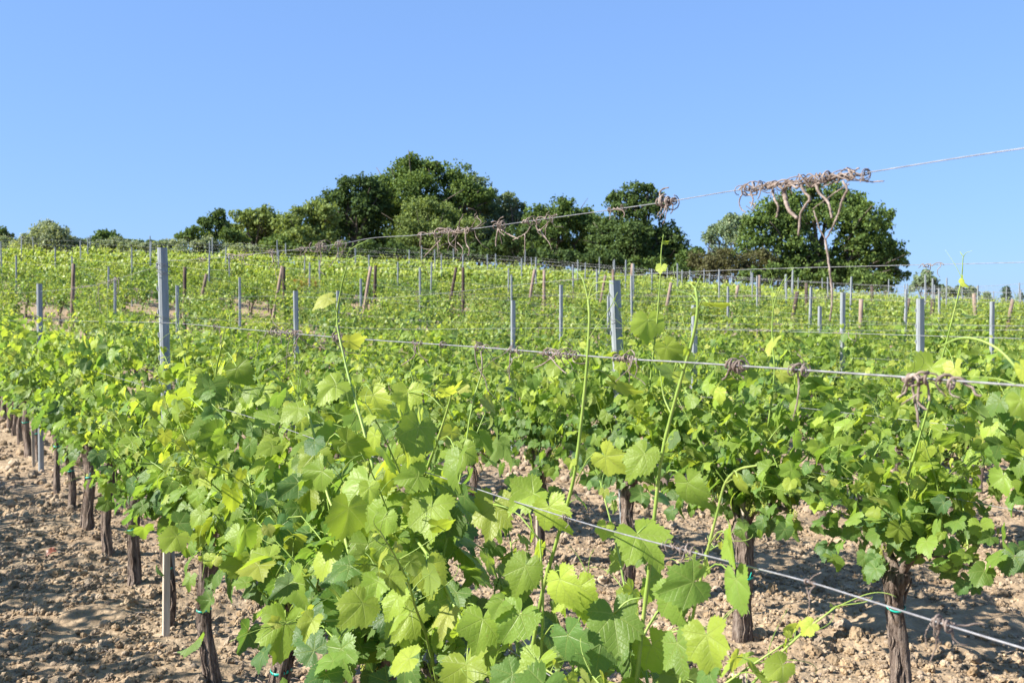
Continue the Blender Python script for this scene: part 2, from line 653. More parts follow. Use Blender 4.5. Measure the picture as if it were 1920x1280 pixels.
def ico(sub):
    t = (1 + 5 ** 0.5) / 2
    V = [(-1, t, 0), (1, t, 0), (-1, -t, 0), (1, -t, 0), (0, -1, t), (0, 1, t), (0, -1, -t), (0, 1, -t), (t, 0, -1), (t, 0, 1), (-t, 0, -1), (-t, 0, 1)]
    F = [(0, 11, 5), (0, 5, 1), (0, 1, 7), (0, 7, 10), (0, 10, 11), (1, 5, 9), (5, 11, 4), (11, 10, 2), (10, 7, 6), (7, 1, 8),
         (3, 9, 4), (3, 4, 2), (3, 2, 6), (3, 6, 8), (3, 8, 9), (4, 9, 5), (2, 4, 11), (6, 2, 10), (8, 6, 7), (9, 8, 1)]
    V = [np.array(v) / np.linalg.norm(v) for v in V]
    for _ in range(sub):
        c, nf = {}, []
        def mid(a, b):
            k = (min(a, b), max(a, b))
            if k not in c:
                m = V[a] + V[b]
                V.append(m / np.linalg.norm(m))
                c[k] = len(V) - 1
            return c[k]
        for a, b, d in F:
            e, f, g = mid(a, b), mid(b, d), mid(d, a)
            nf += [(a, e, g), (b, f, e), (d, g, f), (e, f, g)]
        F = nf
    return np.array(V), np.array(F)


def batch(mb, tv, tf3, P, M, age, rnd, luv=None, tf4=None):
    """place a template many times: P (n,3), M (n,3,3) rows are images of local axes"""
    n, m = len(P), tv.shape[-2]
    V = (np.einsum('nmi,nij->nmj', tv, M) if tv.ndim == 3 else np.einsum('mi,nij->nmj', tv, M)) + P[:, None, :]
    off = (np.arange(n) * m)[:, None, None]
    F3 = (tf3[None] + off).reshape(-1, tf3.shape[1]) if tf3 is not None else None
    F4 = (tf4[None] + off).reshape(-1, 4) if tf4 is not None else None
    L = np.broadcast_to(luv[None], (n, m, 3)).reshape(-1, 3) if luv is not None else None
    mb.add(V.reshape(-1, 3), F3, F4, np.repeat(age, m), np.repeat(rnd, m), L)


def randrot(g, n):
    q = unit(g.normal(size=(n, 4)))
    w, x, y, z = q.T
    return np.stack([np.stack([1 - 2 * (y * y + z * z), 2 * (x * y - z * w), 2 * (x * z + y * w)], -1),
                     np.stack([2 * (x * y + z * w), 1 - 2 * (x * x + z * z), 2 * (y * z - x * w)], -1),
                     np.stack([2 * (x * z - y * w), 2 * (y * z + x * w), 1 - 2 * (x * x + y * y)], -1)], -2)


def make_clods():
    g = R(5)
    mb = MB()
    V1, F1 = ico(1)
    V2, F2 = ico(2)

    def tmpl(V, s, amp):
        gg = R(s)
        k = unit(gg.normal(size=(7, 3)))
        o = V.copy()
        d = 1 + amp * np.sum([np.clip(V @ kk, 0, 1) ** 3 * gg.uniform(-0.9, 0.8) for kk in k], axis=0)
        d += amp * 0.35 * gg.normal(size=len(V))
        return o * d[:, None] * np.array([1, gg.uniform(0.75, 1), gg.uniform(0.6, 0.85)])
    t1 = [tmpl(V1, s, 0.30) for s in range(6)]
    t2 = [tmpl(V2, 20 + s, 0.34) for s in range(6)]

    def scatter(n, y0, y1, smin, smax, pw, temps, F):
        # denser towards the camera side; inside a wedge a little wider than the view
        y = y0 + (y1 - y0) * g.random(n) ** 1.25
        x = (g.random(n) * 2 - 1) * (0.56 * y + 0.3)
        keep = (vnoise(x * 2.3, y * 2.3) + 0.5 * vnoise(x * 7 + 5, y * 7)) > 0.48
        x, y = x[keep], y[keep]
        s = smin + (smax - smin) * g.random(len(x)) ** pw
        z = gz(x, y) + clodfield(x, y) + s * 0.22
        which = g.integers(0, len(temps), len(x))
        for j, tv in enumerate(temps):
            q = which == j
            M = randrot(g, q.sum()) * s[q][:, None, None]
            batch(mb, tv, F, np.stack([x[q], y[q], z[q]], -1), M, np.zeros(q.sum()), g.random(q.sum()))
    scatter(3600, 2.2, 8.5, 0.012, 0.044, 3.4, t2, F2)
    scatter(52000, 2.2, 9.0, 0.004, 0.016, 1.9, t1, F1)
    scatter(9000, 8.0, 17.0, 0.014, 0.055, 2.6, t1, F1)
    scatter(5000, 16.0, 32.0, 0.03, 0.08, 2.0, t1, F1)
    return tag(mb.link('soil_clods', M_CLOD, smooth=False, attrs=True), 'crumbly dry clods of tilled earth strewn between the vine rows', 'soil', kind='stuff')


make_clods()

# ------------------------------------------------------------------ vine leaves
def leaf_template(seed, nout, rings, teeth=True):
    """one lobed, toothed grape leaf lying in x/y with its stalk joint at the origin and the tip along +y"""
    g = R(seed)
    sin1, sin2 = g.uniform(0.50, 0.78), g.uniform(0.48, 0.70)
    l1, l2 = g.uniform(0.80, 0.92), g.uniform(0.62, 0.74)
    deg = np.array([0, 10, 27, 40, 50, 62, 80, 95, 108, 125, 145, 158, 167])

    def prof(a, b):
        return np.array([1.0, 0.90, a * 1.02, l1 * 0.93, l1, l1 * 0.88, b, l2 * 0.93, l2, l2 * 0.86, 0.52, 0.43, 0.20])
    ra, rb = prof(sin1, sin2), prof(np.clip(sin1 + g.uniform(-.1, .1), .6, .9), np.clip(sin2 + g.uniform(-.1, .1), .55, .8))
    s = np.linspace(-1, 1, nout)
    ph = np.radians(s * 167)
    r = np.where(s < 0, np.interp(np.abs(s) * 167, deg, ra), np.interp(np.abs(s) * 167, deg, rb))
    if teeth:
        alt = 1 + np.where(np.arange(nout) % 2 == 0, 0.065, -0.065) * g.uniform(0.25, 1.35, nout) + g.normal(size=nout) * 0.015
        r = r * alt
    fold, droop, bulge, wav = g.uniform(0.0, 0.50), g.uniform(0.08, 0.45), g.uniform(0.02, 0.06), g.uniform(0.03, 0.12)
    side = g.uniform(-0.15, 0.15)
    p1, p2 = g.uniform(0, 6.3, 2)
    V, L = [np.zeros(3)], [np.zeros(3)]
    for q in rings:
        rr = r * q if q > 0.9 else np.convolve(np.r_[r[0], r, r[-1]], [0.25, 0.5, 0.25], 'valid') * q
        x, y = rr * np.sin(ph), rr * np.cos(ph)
        z = -fold * np.abs(x) * -1.0
        z = fold * np.abs(x) - droop * (rr ** 2) * (0.6 + 0.4 * np.cos(ph)) + side * x * y
        z += bulge * np.sin(np.degrees(np.abs(ph)) / 52.0 * math.pi) ** 2 * rr
        z += wav * np.sin(3 * ph + p1) * rr ** 2 + wav * 0.6 * np.sin(5 * ph + p2) * rr ** 3
        V += list(np.stack([x, y, z], -1))
        L += list(np.stack([x, y, 0 * x], -1))
    F = []
    for i in range(nout - 1):
        F.append((0, 1 + i + 1, 1 + i))
    for k in range(len(rings) - 1):
        a, b = 1 + k * nout, 1 + (k + 1) * nout
        for i in range(nout - 1):
            F += [(a + i, a + i + 1, b + i + 1), (a + i, b + i + 1, b + i)]
    return np.array(V), np.array(F), np.array(L)


LOD = {
    0: [leaf_template(100 + s, 59, (0.4, 0.75, 1.0)) for s in range(10)],
    1: [leaf_template(200 + s, 29, (0.6, 1.0)) for s in range(8)],
    2: [leaf_template(300 + s, 13, (1.0,), False) for s in range(6)],
    3: [leaf_template(400 + s, 7, (1.0,), False) for s in range(4)],
}


class Leaves:
    def __init__(self, lod, g):
        self.lod, self.g, self.P, self.T, self.N, self.S, self.A = lod, g, [], [], [], [], []

    def add(self, p, t, n, s, age):
        self.P.append(p); self.T.append(t); self.N.append(n); self.S.append(s); self.A.append(age)

    def into(self, mb):
        if not self.P:
            return mb
        P, T, N, S, A = (np.array(q, float) for q in (self.P, self.T, self.N, self.S, self.A))
        N = unit(N)
        T = unit(T - N * np.sum(T * N, -1, keepdims=True))
        X = np.cross(T, N)
        M = np.stack([X, T, N], 1) * S[:, None, None]
        M[:, 0] *= self.g.uniform(0.78, 1.04, len(P))[:, None]
        rnd = self.g.random(len(P))
        which = self.g.integers(0, len(LOD[self.lod]), len(P))
        for j, (tv, tf, tl) in enumerate(LOD[self.lod]):
            q = which == j
            if q.any():
                if self.lod <= 1:           # no two leaves bend alike
                    c = self.g.normal(size=(3, q.sum(), 1)) * np.array([0.22, 0.22, 0.20])[:, None, None]
                    tw = np.repeat(tv[None], q.sum(), 0)
                    x, y = tv[None, :, 0], tv[None, :, 1]
                    tw[:, :, 2] += c[0] * y * np.abs(y) + c[1] * x * y + c[2] * x * np.abs(x)
                    tw[:, :, 0] += c[1] * 0.5 * y * y
                    batch(mb, tw, tf, P[q], M[q], A[q], rnd[q], tl)
                    continue
                batch(mb, tv, tf, P[q], M[q], A[q], rnd[q], tl)
        return mb


UP = np.array([0, 0, 1.0])


def curl(g, p, d, L, r, stem, sides=4):
    """a young tendril: a thin arching thread that coils at the end"""
    n = 16
    a = unit(np.cross(d, g.normal(size=3)))
    pts, q, dr = [p], np.array(p, float), unit(d)
    k0, k1 = g.uniform(-0.05, 0.05), g.uniform(0.1, 0.42) * g.choice([-1, 1])
    for i in range(n):
        ang = k0 + k1 * (i / n) ** 2
        dr = unit(dr * math.cos(ang) + np.cross(a, dr) * math.sin(ang) + a * 0.02)
        q = q + dr * L / n
        pts.append(q)
    stem.tube(pts, np.linspace(r, r * 0.5, n + 1), sides)


def shoot_leaves(g, path, radii, lod, stem, leaves, smax, grow=1.0, first=0.03, inter=0.058, az0=None, tendrils=True, petiole=True, along=None,
                 droop=1.0, u_from=0.0):
    """leaves on alternate sides of a shoot, smaller and younger towards its tip"""
    seg = np.linalg.norm(np.diff(path, axis=0), axis=1)
    cum = np.r_[0, np.cumsum(seg)]
    L = cum[-1]
    s = first + u_from * L
    i = 0
    az = g.uniform(0, 6.28) if az0 is None else az0
    while s < L:
        u = s / L
        p = np.array([np.interp(s, cum, path[:, c]) for c in range(3)])
        j = min(np.searchsorted(cum, s), len(path) - 1)
        d = unit(path[j] - path[max(j - 1, 0)])
        a = az + i * math.pi + g.normal() * 0.55
        sd = np.array([math.cos(a), math.sin(a), 0.0])
        prof = np.interp(u, [0, 0.25, 0.6, 0.85, 1.0], [0.80, 1.0, 0.82, 0.45, 0.16])
        sz = smax * prof * g.uniform(0.72, 1.15) * grow
        pl = sz * g.uniform(0.8, 1.35)
        pd = unit(sd + UP * g.uniform(0.1, 0.7) + d * 0.3)
        jn = p + pd * pl
        young = sstep(0.75, 1.0, u)
        t = unit(sd * g.uniform(0.1, 0.65) - UP * g.uniform(0.5, 1.3) * (1 - 1.2 * young) * droop + g.normal(size=3) * 0.30)
        n = unit(UP * g.uniform(0.1, 0.6) + sd * g.uniform(0.2, 0.9) + SUN * g.uniform(0.0, 0.65) + g.normal(size=3) * 0.36)
        age = np.clip(0.14 + 0.76 * u ** 1.2 + g.normal() * 0.10, 0, 1)
        leaves.add(jn, t, n, sz, age)
        if petiole and stem is not None:
            m = (p + jn) / 2 + UP * pl * 0.12
            stem.tube(spline([p, m, jn], 4), np.array([1.0, 0.85, 0.75, 0.7]) * max(0.0011, sz * 0.016), 4 if lod == 0 else 3, cap=False)
        if tendrils and lod == 0 and stem is not None and u > 0.45 and g.random() < 0.45:
            curl(g, p, unit(-sd + d * 0.7), g.uniform(0.05, 0.14), 0.0011, stem)
        s += inter * g.uniform(0.75, 1.25) * np.interp(u, [0, 0.7, 1], [0.9, 1.0, 0.5])
        i += 1
    if tendrils and lod <= 1 and stem is not None:
        d = unit(path[-1] - path[-2])
        for _ in range(2):
            curl(g, path[-1], unit(d + g.normal(size=3) * 0.5), g.uniform(0.05, 0.11), 0.001, stem, 4 if lod == 0 else 3)


def flower(g, p):
    """a hanging cluster of green flower buds, built around its own stalk top"""
    mb = MB()
    L = g.uniform(0.08, 0.13)
    ax = unit(np.array([g.normal() * 0.25, g.normal() * 0.25, -1]))
    mb.tube([p, p + ax * L * 0.5, p + ax * L], [0.0012, 0.001, 0.0006], 4)
    V, F = ico(0)
    n = 110
    u = g.random(n) ** 0.8
    rr = 0.020 * (1.05 - u) * g.random(n) ** 0.5 + 0.003
    a = g.uniform(0, 6.28, n)
    e1 = unit(np.cross(ax, UP + 0.1))
    e2 = np.cross(ax, e1)
    P = p + ax * (0.15 + 0.85 * u)[:, None] * L + (np.cos(a) * rr)[:, None] * e1 + (np.sin(a) * rr)[:, None] * e2
    batch(mb, V, F, P, randrot(g, n) * g.uniform(0.0018, 0.0032, n)[:, None, None], np.zeros(n), g.random(n))
    return mb


def trunk_mesh(g, h, r, lod, lean):
    """a gnarled stem thickening at the foot and swelling into a knotty head"""
    nr, ns = (34, 22) if lod == 0 else ((16, 12) if lod == 1 else (7, 7))
    u = np.linspace(0, 1, nr)
    px = lean[0] * u + 0.030 * np.sin(u * g.uniform(4, 7) + g.uniform(0, 6)) * u
    py = lean[1] * u + 0.024 * np.sin(u * g.uniform(4, 7) + g.uniform(0, 6)) * u
    z = -0.06 + (h + 0.06) * u
    rad = r * (1.0 + 0.28 * (1 - u) ** 3 - 0.08 * np.sin(u * 3.1) + 0.36 * sstep(0.80, 0.95, u) - 0.20 * sstep(0.94, 1.0, u))
    ang = np.arange(ns) * 2 * math.pi / ns
    A, Uu = np.meshgrid(ang, u)
    ph = g.uniform(0, 6, 8)
    tw = Uu * g.uniform(-1.2, 1.2)
    ridge = 0.10 * np.sin(3 * (A + tw) + ph[0]) + 0.07 * np.sin(5 * (A + tw) + ph[1] + Uu * 3) + 0.06 * np.sin(8 * (A + tw) + ph[2])
    lump = 0.16 * np.sin(Uu * 9 + ph[3] + np.sin(A + ph[4])) * np.cos(A + ph[5]) * (0.3 + Uu)
    if lod == 0:
        ridge = ridge + 0.16 * (g.random((nr, ns)) - 0.5) + 0.22 * (g.random(ns)[None, :] - 0.5)
    rr = rad[:, None] * (1 + ridge + lump * 0.7)
    V = np.stack([px[:, None] + rr * np.cos(A), py[:, None] + rr * np.sin(A), np.broadcast_to(z[:, None], A.shape)], -1)
    mb = MB()
    i0 = np.arange(nr - 1)[:, None] * ns
    j = np.arange(ns)[None, :]
    j2 = (j + 1) % ns
    F4 = np.stack([i0 + j, i0 + j2, i0 + ns + j2, i0 + ns + j], -1).reshape(-1, 4)
    V = np.concatenate([V.reshape(-1, 3), [[px[-1], py[-1], z[-1] + r * 0.3]]])
    c = nr * ns
    F3 = np.stack([np.arange(ns) + (nr - 1) * ns, (np.arange(ns) + 1) % ns + (nr - 1) * ns, np.full(ns, c)], -1)
    mb.add(V, F3, F4)
    if lod == 0:                            # strips of peeling bark
        for _ in range(26):
            u0 = g.uniform(0.02, 0.8)
            uu = np.linspace(u0, min(0.97, u0 + g.uniform(0.10, 0.35)), 8)
            a0 = g.uniform(0, 6.28) + g.uniform(-0.6, 0.6) * (uu - u0) * 3 + 0.12 * np.sin(uu * 40)
            rr_ = np.interp(uu, u, rad) * (1.04 + 0.06 * g.random() + 0.10 * ((uu - u0) / 0.3) ** 2 * g.random())
            mb.tube(np.stack([np.interp(uu, u, px) + rr_ * np.cos(a0), np.interp(uu, u, py) + rr_ * np.sin(a0), np.interp(uu, u, z)], -1),
                    np.array([0.4, 0.8, 1, 1.1, 1, 0.9, 0.7, 0.3]) * g.uniform(0.0025, 0.0055), 5)
    return mb, np.array([px[-1], py[-1], z[-1]]), (z, px, py, rad)


def tie_mesh(cx, cy, z, rx, ry, g):
    """a loop of plastic ribbon with a loose end"""
    mb = MB()
    a = np.linspace(0, 2 * math.pi, 25)
    P = np.stack([cx + rx * np.cos(a), cy + ry * np.sin(a), z + 0.004 * np.sin(a * 2)], -1)
    hgt = 0.0045
    P[:, 2] += (P[:, 0] - cx) * g.uniform(-0.25, 0.25)
    V = np.concatenate([P - [0, 0, hgt], P + [0, 0, hgt], (P - [cx, cy, 0]) * [0.94, 0.94, 1] + [cx, cy, hgt], (P - [cx, cy, 0]) * [0.94, 0.94, 1] + [cx, cy, -hgt]])
    n = len(P)
    F = []
    for q in range(4):
        q2 = (q + 1) % 4
        for i in range(n - 1):
            F.append((q * n + i, q * n + i + 1, q2 * n + i + 1, q2 * n + i))
    mb.add(V, None, F)
    e = np.array([cx + rx, cy - ry * 0.2, z])
    mb.tube(spline([e, e + [0.012, -0.006, 0.012], e + [0.018, -0.004, 0.035]], 6), 0.0022, 4)
    return mb


def make_vine(seed, lod, nsh=15, height=1.0, detailed=False, width=0.42, tie=True, mat=None, smax=0.075, lowleaves=22, fill=165, fullness=1.0, tall=0.40,
              rad=None, lean=None, spread=0.42):
    """a vine at the origin, its row along local x. detailed: every shoot is a part with its own foliage"""
    g = R(seed)
    root = empty('grape_vine', (0, 0, 0))
    leafm = mat or (M_LEAF if lod <= 1 else M_LEAF_FAR)
    th = g.uniform(0.54, 0.63)
    tr = rad or g.uniform(0.026, 0.036)
    lean = lean or (g.uniform(-0.08, 0.08), g.uniform(-0.03, 0.03))
    tmb, head, tc = trunk_mesh(g, th, tr, lod, lean)
    tmb.link('trunk', M_BARK, root)
    if tie and lod <= 1:
        uz = g.uniform(0.55, 0.75)
        ct = [np.interp(th * uz, tc[0], tc[q]) for q in (1, 2, 3)]
        tie_mesh(ct[0], ct[1], th * uz, ct[2] * 1.13, ct[2] * 1.13, g).link('tie', M_TIE, root)
    # old wood arms
    arms = MB()
    starts = []
    for sgn in (-1, 1):
        e = np.array([sgn * width * g.uniform(0.75, 1.0), g.uniform(-0.04, 0.04), th + g.uniform(0.10, 0.2)])
        P = spline([head - UP * 0.03, head + np.array([sgn * 0.08, 0, 0.09]), (head + e) / 2 + UP * 0.06, e], 12)
        arms.tube(P, np.linspace(tr * 0.62, tr * 0.26, 12) * g.uniform(0.8, 1.2, 12), 8 if lod == 0 else 5)
        starts.append(P)
    arms.link('arm', M_BARK, root)
    stem_all, leaf_all = MB(), Leaves(lod, g)
    fills = []
    nfill = int(fill if lod <= 1 else fill * 0.8)
    for _ in range(nfill):                  # side shoots fill the inside of the canopy
        h = g.uniform(0.60, 1.34) * height
        a = g.uniform(-1.12, 1.12) * width
        w = g.normal() * 0.15
        sd = np.array([g.normal() * 0.5, np.sign(w) if w else 1.0, 0])
        fills.append((np.array([a, w, h]), unit(sd * 0.5 - UP * g.uniform(0.3, 1.0) + g.normal(size=3) * 0.35),
                      unit(UP * g.uniform(0.1, 0.5) + sd * g.uniform(0.2, 0.8) + SUN * g.uniform(0.0, 0.7) + g.normal(size=3) * 0.36),
                      smax * g.uniform(0.5, 1.05), np.clip(0.10 + 0.45 * (h - 0.5) + g.normal() * 0.12, 0, 1)))
    for i in range(nsh):
        P = starts[i % 2]
        p0 = P[int(g.integers(1, 12))] + g.normal(size=3) * 0.01
        is_tall = g.random() < tall
        L = (g.uniform(0.80, 1.10) if is_tall else g.uniform(0.42, 0.82)) * height
        d0 = unit(np.array([g.normal() * 0.30, g.normal() * (0.22 if is_tall else spread), 1.0]))
        n = 12
        pts, q, d = [p0], p0.copy(), d0
        bend = g.normal(size=3) * 0.06 * np.array([1, 1, 0.3])
        for s in range(n):
            d = unit(d + bend + g.normal(size=3) * 0.05 + np.array([0, 0, 0.03 if is_tall else -0.03 * s / n]))
            q = q + d * L / n
            pts.append(q)
        path = np.array(pts)
        rad = np.linspace(0.0042, 0.0014, n + 1)
        st, lv = (MB(), Leaves(lod, g)) if detailed else (stem_all, leaf_all)
        if lod <= 1:
            st.tube(path, rad, 6 if lod == 0 else 4)
        elif lod == 2:
            st.tube(path[::3], rad[::3] * 1.2, 3, cap=False)
        inter = {0: 0.055, 1: 0.06, 2: 0.07, 3: 0.10}[lod] / fullness
        shoot_leaves(g, path, rad, lod, st if lod <= 1 else None, lv, smax if not is_tall else smax * 0.85, inter=inter, petiole=lod <= 1)
        if i < lowleaves / 4:               # leaves low on the head
            for _ in range(4):
                a = g.uniform(0, 6.28)
                p = P[int(g.integers(0, 12))] + np.array([math.cos(a) * 0.12 * g.random(), math.sin(a) * 0.22 * g.random(), g.uniform(-0.09, 0.20)])
                sd = np.array([math.cos(a) * 0.5, math.sin(a), 0])
                lv.add(p, unit(sd * 0.5 - UP + g.normal(size=3) * 0.3), unit(sd + UP * 0.35 + SUN * 0.4 + g.normal(size=3) * 0.3),
                       smax * g.uniform(0.6, 1.05), np.clip(g.normal() * 0.1 + 0.12, 0, 1))
        for q in fills[i::nsh]:
            lv.add(*q)
        if detailed:
            so = st.link('shoot', M_SHOOT, root)
            lv.into(MB()).link('foliage', leafm, so, attrs=True)
            if g.random() < 0.5:
                flower(g, path[2] + g.normal(size=3) * 0.03).link('flower_cluster', M_FLOWER, so)
    if not detailed:
        if stem_all.n:
            stem_all.link('stem', M_SHOOT, root)
        leaf_all.into(MB()).link('foliage', leafm, root, attrs=True)
    return root


ROWANG = math.atan2(U[1], U[0])             # local x of a vine runs along its row
END_A, END_B = 28.6, 0.34                   # the near block ends where y = END_A + END_B * x


def block_of(x, y):
    e = END_A + END_B * x
    if y < e - 0.6:
        return 1
    if y > e + 1.3 and y < 50.5 + 0.10 * x:
        return 2
    return 0


SPACING = 0.915
PH1 = t_from_depth(1, 5.02)                 # the vine beside the tall post of the first row
PH = {1: PH1, 2: t_from_depth(2, 4.085), 3: t_from_depth(3, 6.70)}
gv = R(77)
beyond = []                                 # vines just outside the picture, for their shade
slots = []                                  # every place a vine stands: (depth, row, t, x, y, block)


def consider(k, t, x, y, b, gap):
    if gv.random() < gap:
        return
    p = project((x, y, gzf(x, y) + 0.8))
    if p is None:
        return
    m = 0.55 * FPX / y
    if -m < p[0] < 1920 + m:
        slots.append((y, k, t, x, y, b))
    elif b == 1 and y < 24 and -3.2 * m < p[0] < 1920 + 5 * m:
        beyond.append((y, k, t, x, y, b))


for k in range(1, 22):
    ph = PH.get(k, gv.uniform(0, SPACING))
    n0 = int(math.floor((-3 - ph) / SPACING))
    for i in range(n0, 75):
        t = ph + i * SPACING + gv.normal() * (0.025 if k > 3 else 0.006)
        x, y = rowxy(k, t)
        if y > 0.5 and block_of(x, y) == 1:
            consider(k, t, x, y, 1, 0.04 if y > 9 else 0.0)
# the block behind the wooden end posts has rows of its own, running more across the slope
TH2 = math.radians(54)
U2 = np.array([-math.sin(TH2), math.cos(TH2)])
N2 = np.array([math.cos(TH2), math.sin(TH2)])
D2 = 11.0


def rowxy2(k, t):
    return N2 * (D2 + 2.3 * k) + U2 * t


for k in range(1, 30):
    ph = gv.uniform(0, SPACING)
    for i in range(-40, 75):
        t = ph + i * SPACING
        x, y = rowxy2(k, t)
        if block_of(x, y) == 2:
            consider(k, t, x, y, 2, 0.04)
slots.sort()
near, far = slots[:300], slots[300:]

# vines of the first row that fill the foreground are one of a kind
protos0 = [make_vine(500 + i, 0, nsh=18, detailed=True, smax=0.070, fill=190) for i in range(6)]
protos1 = [make_vine(600 + i, 1, nsh=19, smax=0.068, fill=190) for i in range(7)]
protos2 = [make_vine(700 + i, 2, nsh=21, smax=0.064, fill=260, fullness=1.15) for i in range(7)]
used = set()


def place(proto, x, y, rz, sc):
    o = proto if proto.name not in used else copy_tree(proto)
    used.add(proto.name)
    if o is not proto:
        used.add(o.name)
    o.location = (x, y, gzf(x, y))
    o.rotation_euler = (0, 0, rz)
    o.scale = sc
    return o


VINES = []
seen = set(id(q) for q in near)
for slot in near + [q for q in beyond if q[0] > 0.9]:
    (dep, k, t, x, y, b) = slot
    first_near = k == 1 and y < 4.8
    if first_near:
        s = 1.0
        if y < 1.3:
            o = make_vine(31, 0, nsh=0, fill=0, detailed=True, width=0.12, height=0.8, tall=0.0)
        elif y < 2.1:
            o = make_vine(32, 0, nsh=10, fill=45, detailed=True, width=0.30, spread=0.25, height=0.8, tall=0.0, lowleaves=30)
        elif y < 2.9:
            o = make_vine(33, 0, nsh=21, fill=230, detailed=True, width=0.45, height=0.95, tall=0.06, lowleaves=40, smax=0.074)
        elif y < 3.8:
            o = make_vine(34, 0, nsh=22, fill=230, detailed=True, width=0.45, height=1.0, tall=0.12, lowleaves=40, smax=0.072)
        else:
            o = make_vine(35, 0, nsh=21, fill=210, detailed=True, height=1.0, tall=0.15, lowleaves=36)
        o.location = (x, y, gzf(x, y))
        o.rotation_euler = (0, 0, ROWANG)
        used.add(o.name)
    else:
        pl = protos0 if y < 8.2 else (protos1 if y < 16 else protos2)
        pr = pl[int(gv.integers(0, len(pl)))]
        if k == 2 and y < 5.3:
            pr = make_vine(41 + int(y * 10), 0, nsh=20, detailed=True, rad=0.037, lean=(0.012, 0.0), width=0.38, fill=210, smax=0.072, tall=0.05, spread=0.4)
        if k == 2 and 5.3 <= y < 6.2:
            pr = make_vine(47, 0, nsh=22, detailed=True, fill=240, smax=0.072, width=0.46)
        s = gv.uniform(0.92, 1.08)
        o = place(pr, x, y, (ROWANG if b == 1 else math.atan2(U2[1], U2[0])) + (math.pi if gv.random() < 0.5 else 0) + gv.normal() * 0.06, (s, s * (gv.uniform(0.9, 1.1) if y < 9 else gv.uniform(1.05, 1.35)), s * (0.90 if k == 1 and y < 6.0 else (gv.uniform(0.95, 1.05) if k == 1 else gv.uniform(0.86, 1.02)))))
    if id(slot) not in seen and not (k == 1 and y < 1.3):
        tag(o, 'leafy grapevine standing just outside the picture beside its visible row', 'grapevine', 'grapevines planted in rows on the hillside')
        continue
    VINES.append((o, k, b, x, y, t))
for pr in protos0 + protos1 + protos2:      # a model no vine came from is removed
    if pr.name not in used:
        for ch in list(pr.children_recursive):
            bpy.data.objects.remove(ch)
        bpy.data.objects.remove(pr)

SPECIAL = {}
rows = {}
for v in VINES:
    rows.setdefault((v[1], v[2]), []).append(v)
for (k, b), vv in rows.items():
    vv.sort(key=lambda v: -project((v[3], v[4], 1.0))[0])
    for i, v in enumerate(vv):
        if b == 1:
            lab = f"leafy green grapevine, {ordinal(i + 1)} from the right, {ordinal(k)} row from the front"
        else:
            lab = f"small far grapevine, {ordinal(i + 1)} from the right, row {k} behind the end posts"
        tag(v[0], lab, 'grapevine', 'grapevines planted in rows on the hillside')

# row 0 stands left of the picture: only its shadow on the soil is seen
for i in range(11):
    t = t_from_depth(0, 1.0 + i * 0.79)
    x, y = rowxy(0, t)
    o = copy_tree(VINES[30 + i * 3][0])
    o.location = (x, y, gzf(x, y))
    o.rotation_euler = (0, 0, ROWANG + (math.pi if i % 2 else 0))
    o.scale = (1, 1, 1.30)
    tag(o, 'leafy grapevine in the row left of the picture that shades the soil', 'grapevine', 'grapevines planted in rows on the hillside')


def far_vines():
    g = R(8)
    mb = MB()
    lv = Leaves(3, g)
    for (dep, k, t, x, y, b) in far:
        z0 = gzf(x, y)
        n = 200
        uu = g.uniform(-0.5, 0.5, n)
        hh = 0.40 + (0.70 + 0.32 * vnoise(x * 0.9, y * 0.9)) * g.random(n) ** 0.9
        ww = g.normal(size=n) * 0.17
        for a, h, w in zip(uu, hh, ww):
            q = np.array([x, y]) + U2 * a + N2 * w
            sd = np.array([N2[0], N2[1], 0]) * (1 if w > 0 else -1)
            lv.add(np.array([q[0], q[1], z0 + h]), unit(-UP + sd * 0.5 + g.normal(size=3) * 0.4), unit(UP * 0.5 + sd * 0.4 + SUN * 0.5 + g.normal(size=3) * 0.4),
                   g.uniform(0.075, 0.12), np.clip(0.12 + 0.42 * (h - 0.42) / 0.95 + g.normal() * 0.12, 0, 1))
        for _ in range(10):
            a, w = g.uniform(-0.45, 0.45), g.normal() * 0.12
            q = np.array([x, y]) + U2 * a + N2 * w
            h1 = g.uniform(1.2, 1.55)
            for h in np.arange(0.9, h1, 0.09):
                lv.add(np.array([q[0] + g.normal() * 0.04, q[1] + g.normal() * 0.04, z0 + h]), unit(g.normal(size=3)), unit(UP * 0.4 + SUN * 0.5 + g.normal(size=3) * 0.5), 0.05, 0.62)
    lv.into(mb)
    return tag(mb.link('vine_growth', M_LEAF_FAR, attrs=True), 'mass of far green vines on the upper slope below the trees', 'vines', kind='stuff')


if far:
    far_vines()

# ------------------------------------------------------------------ hand-placed shoots and leaves of the first row's foreground
def nearest_vine(p):
    c = [v for v in VINES if v[1] == 1]
    return min(c, key=lambda v: abs(v[3] - p[0]) + abs(v[4] - p[1]))[0]


def vine_local(o, P):
    bpy.context.view_layer.update()
    M = np.array(o.matrix_world.inverted())
    P = np.asarray(P, float)
    return P @ M[:3, :3].T + M[:3, 3], M[:3, :3]


RIGHT = np.array([1.0, 0, 0])


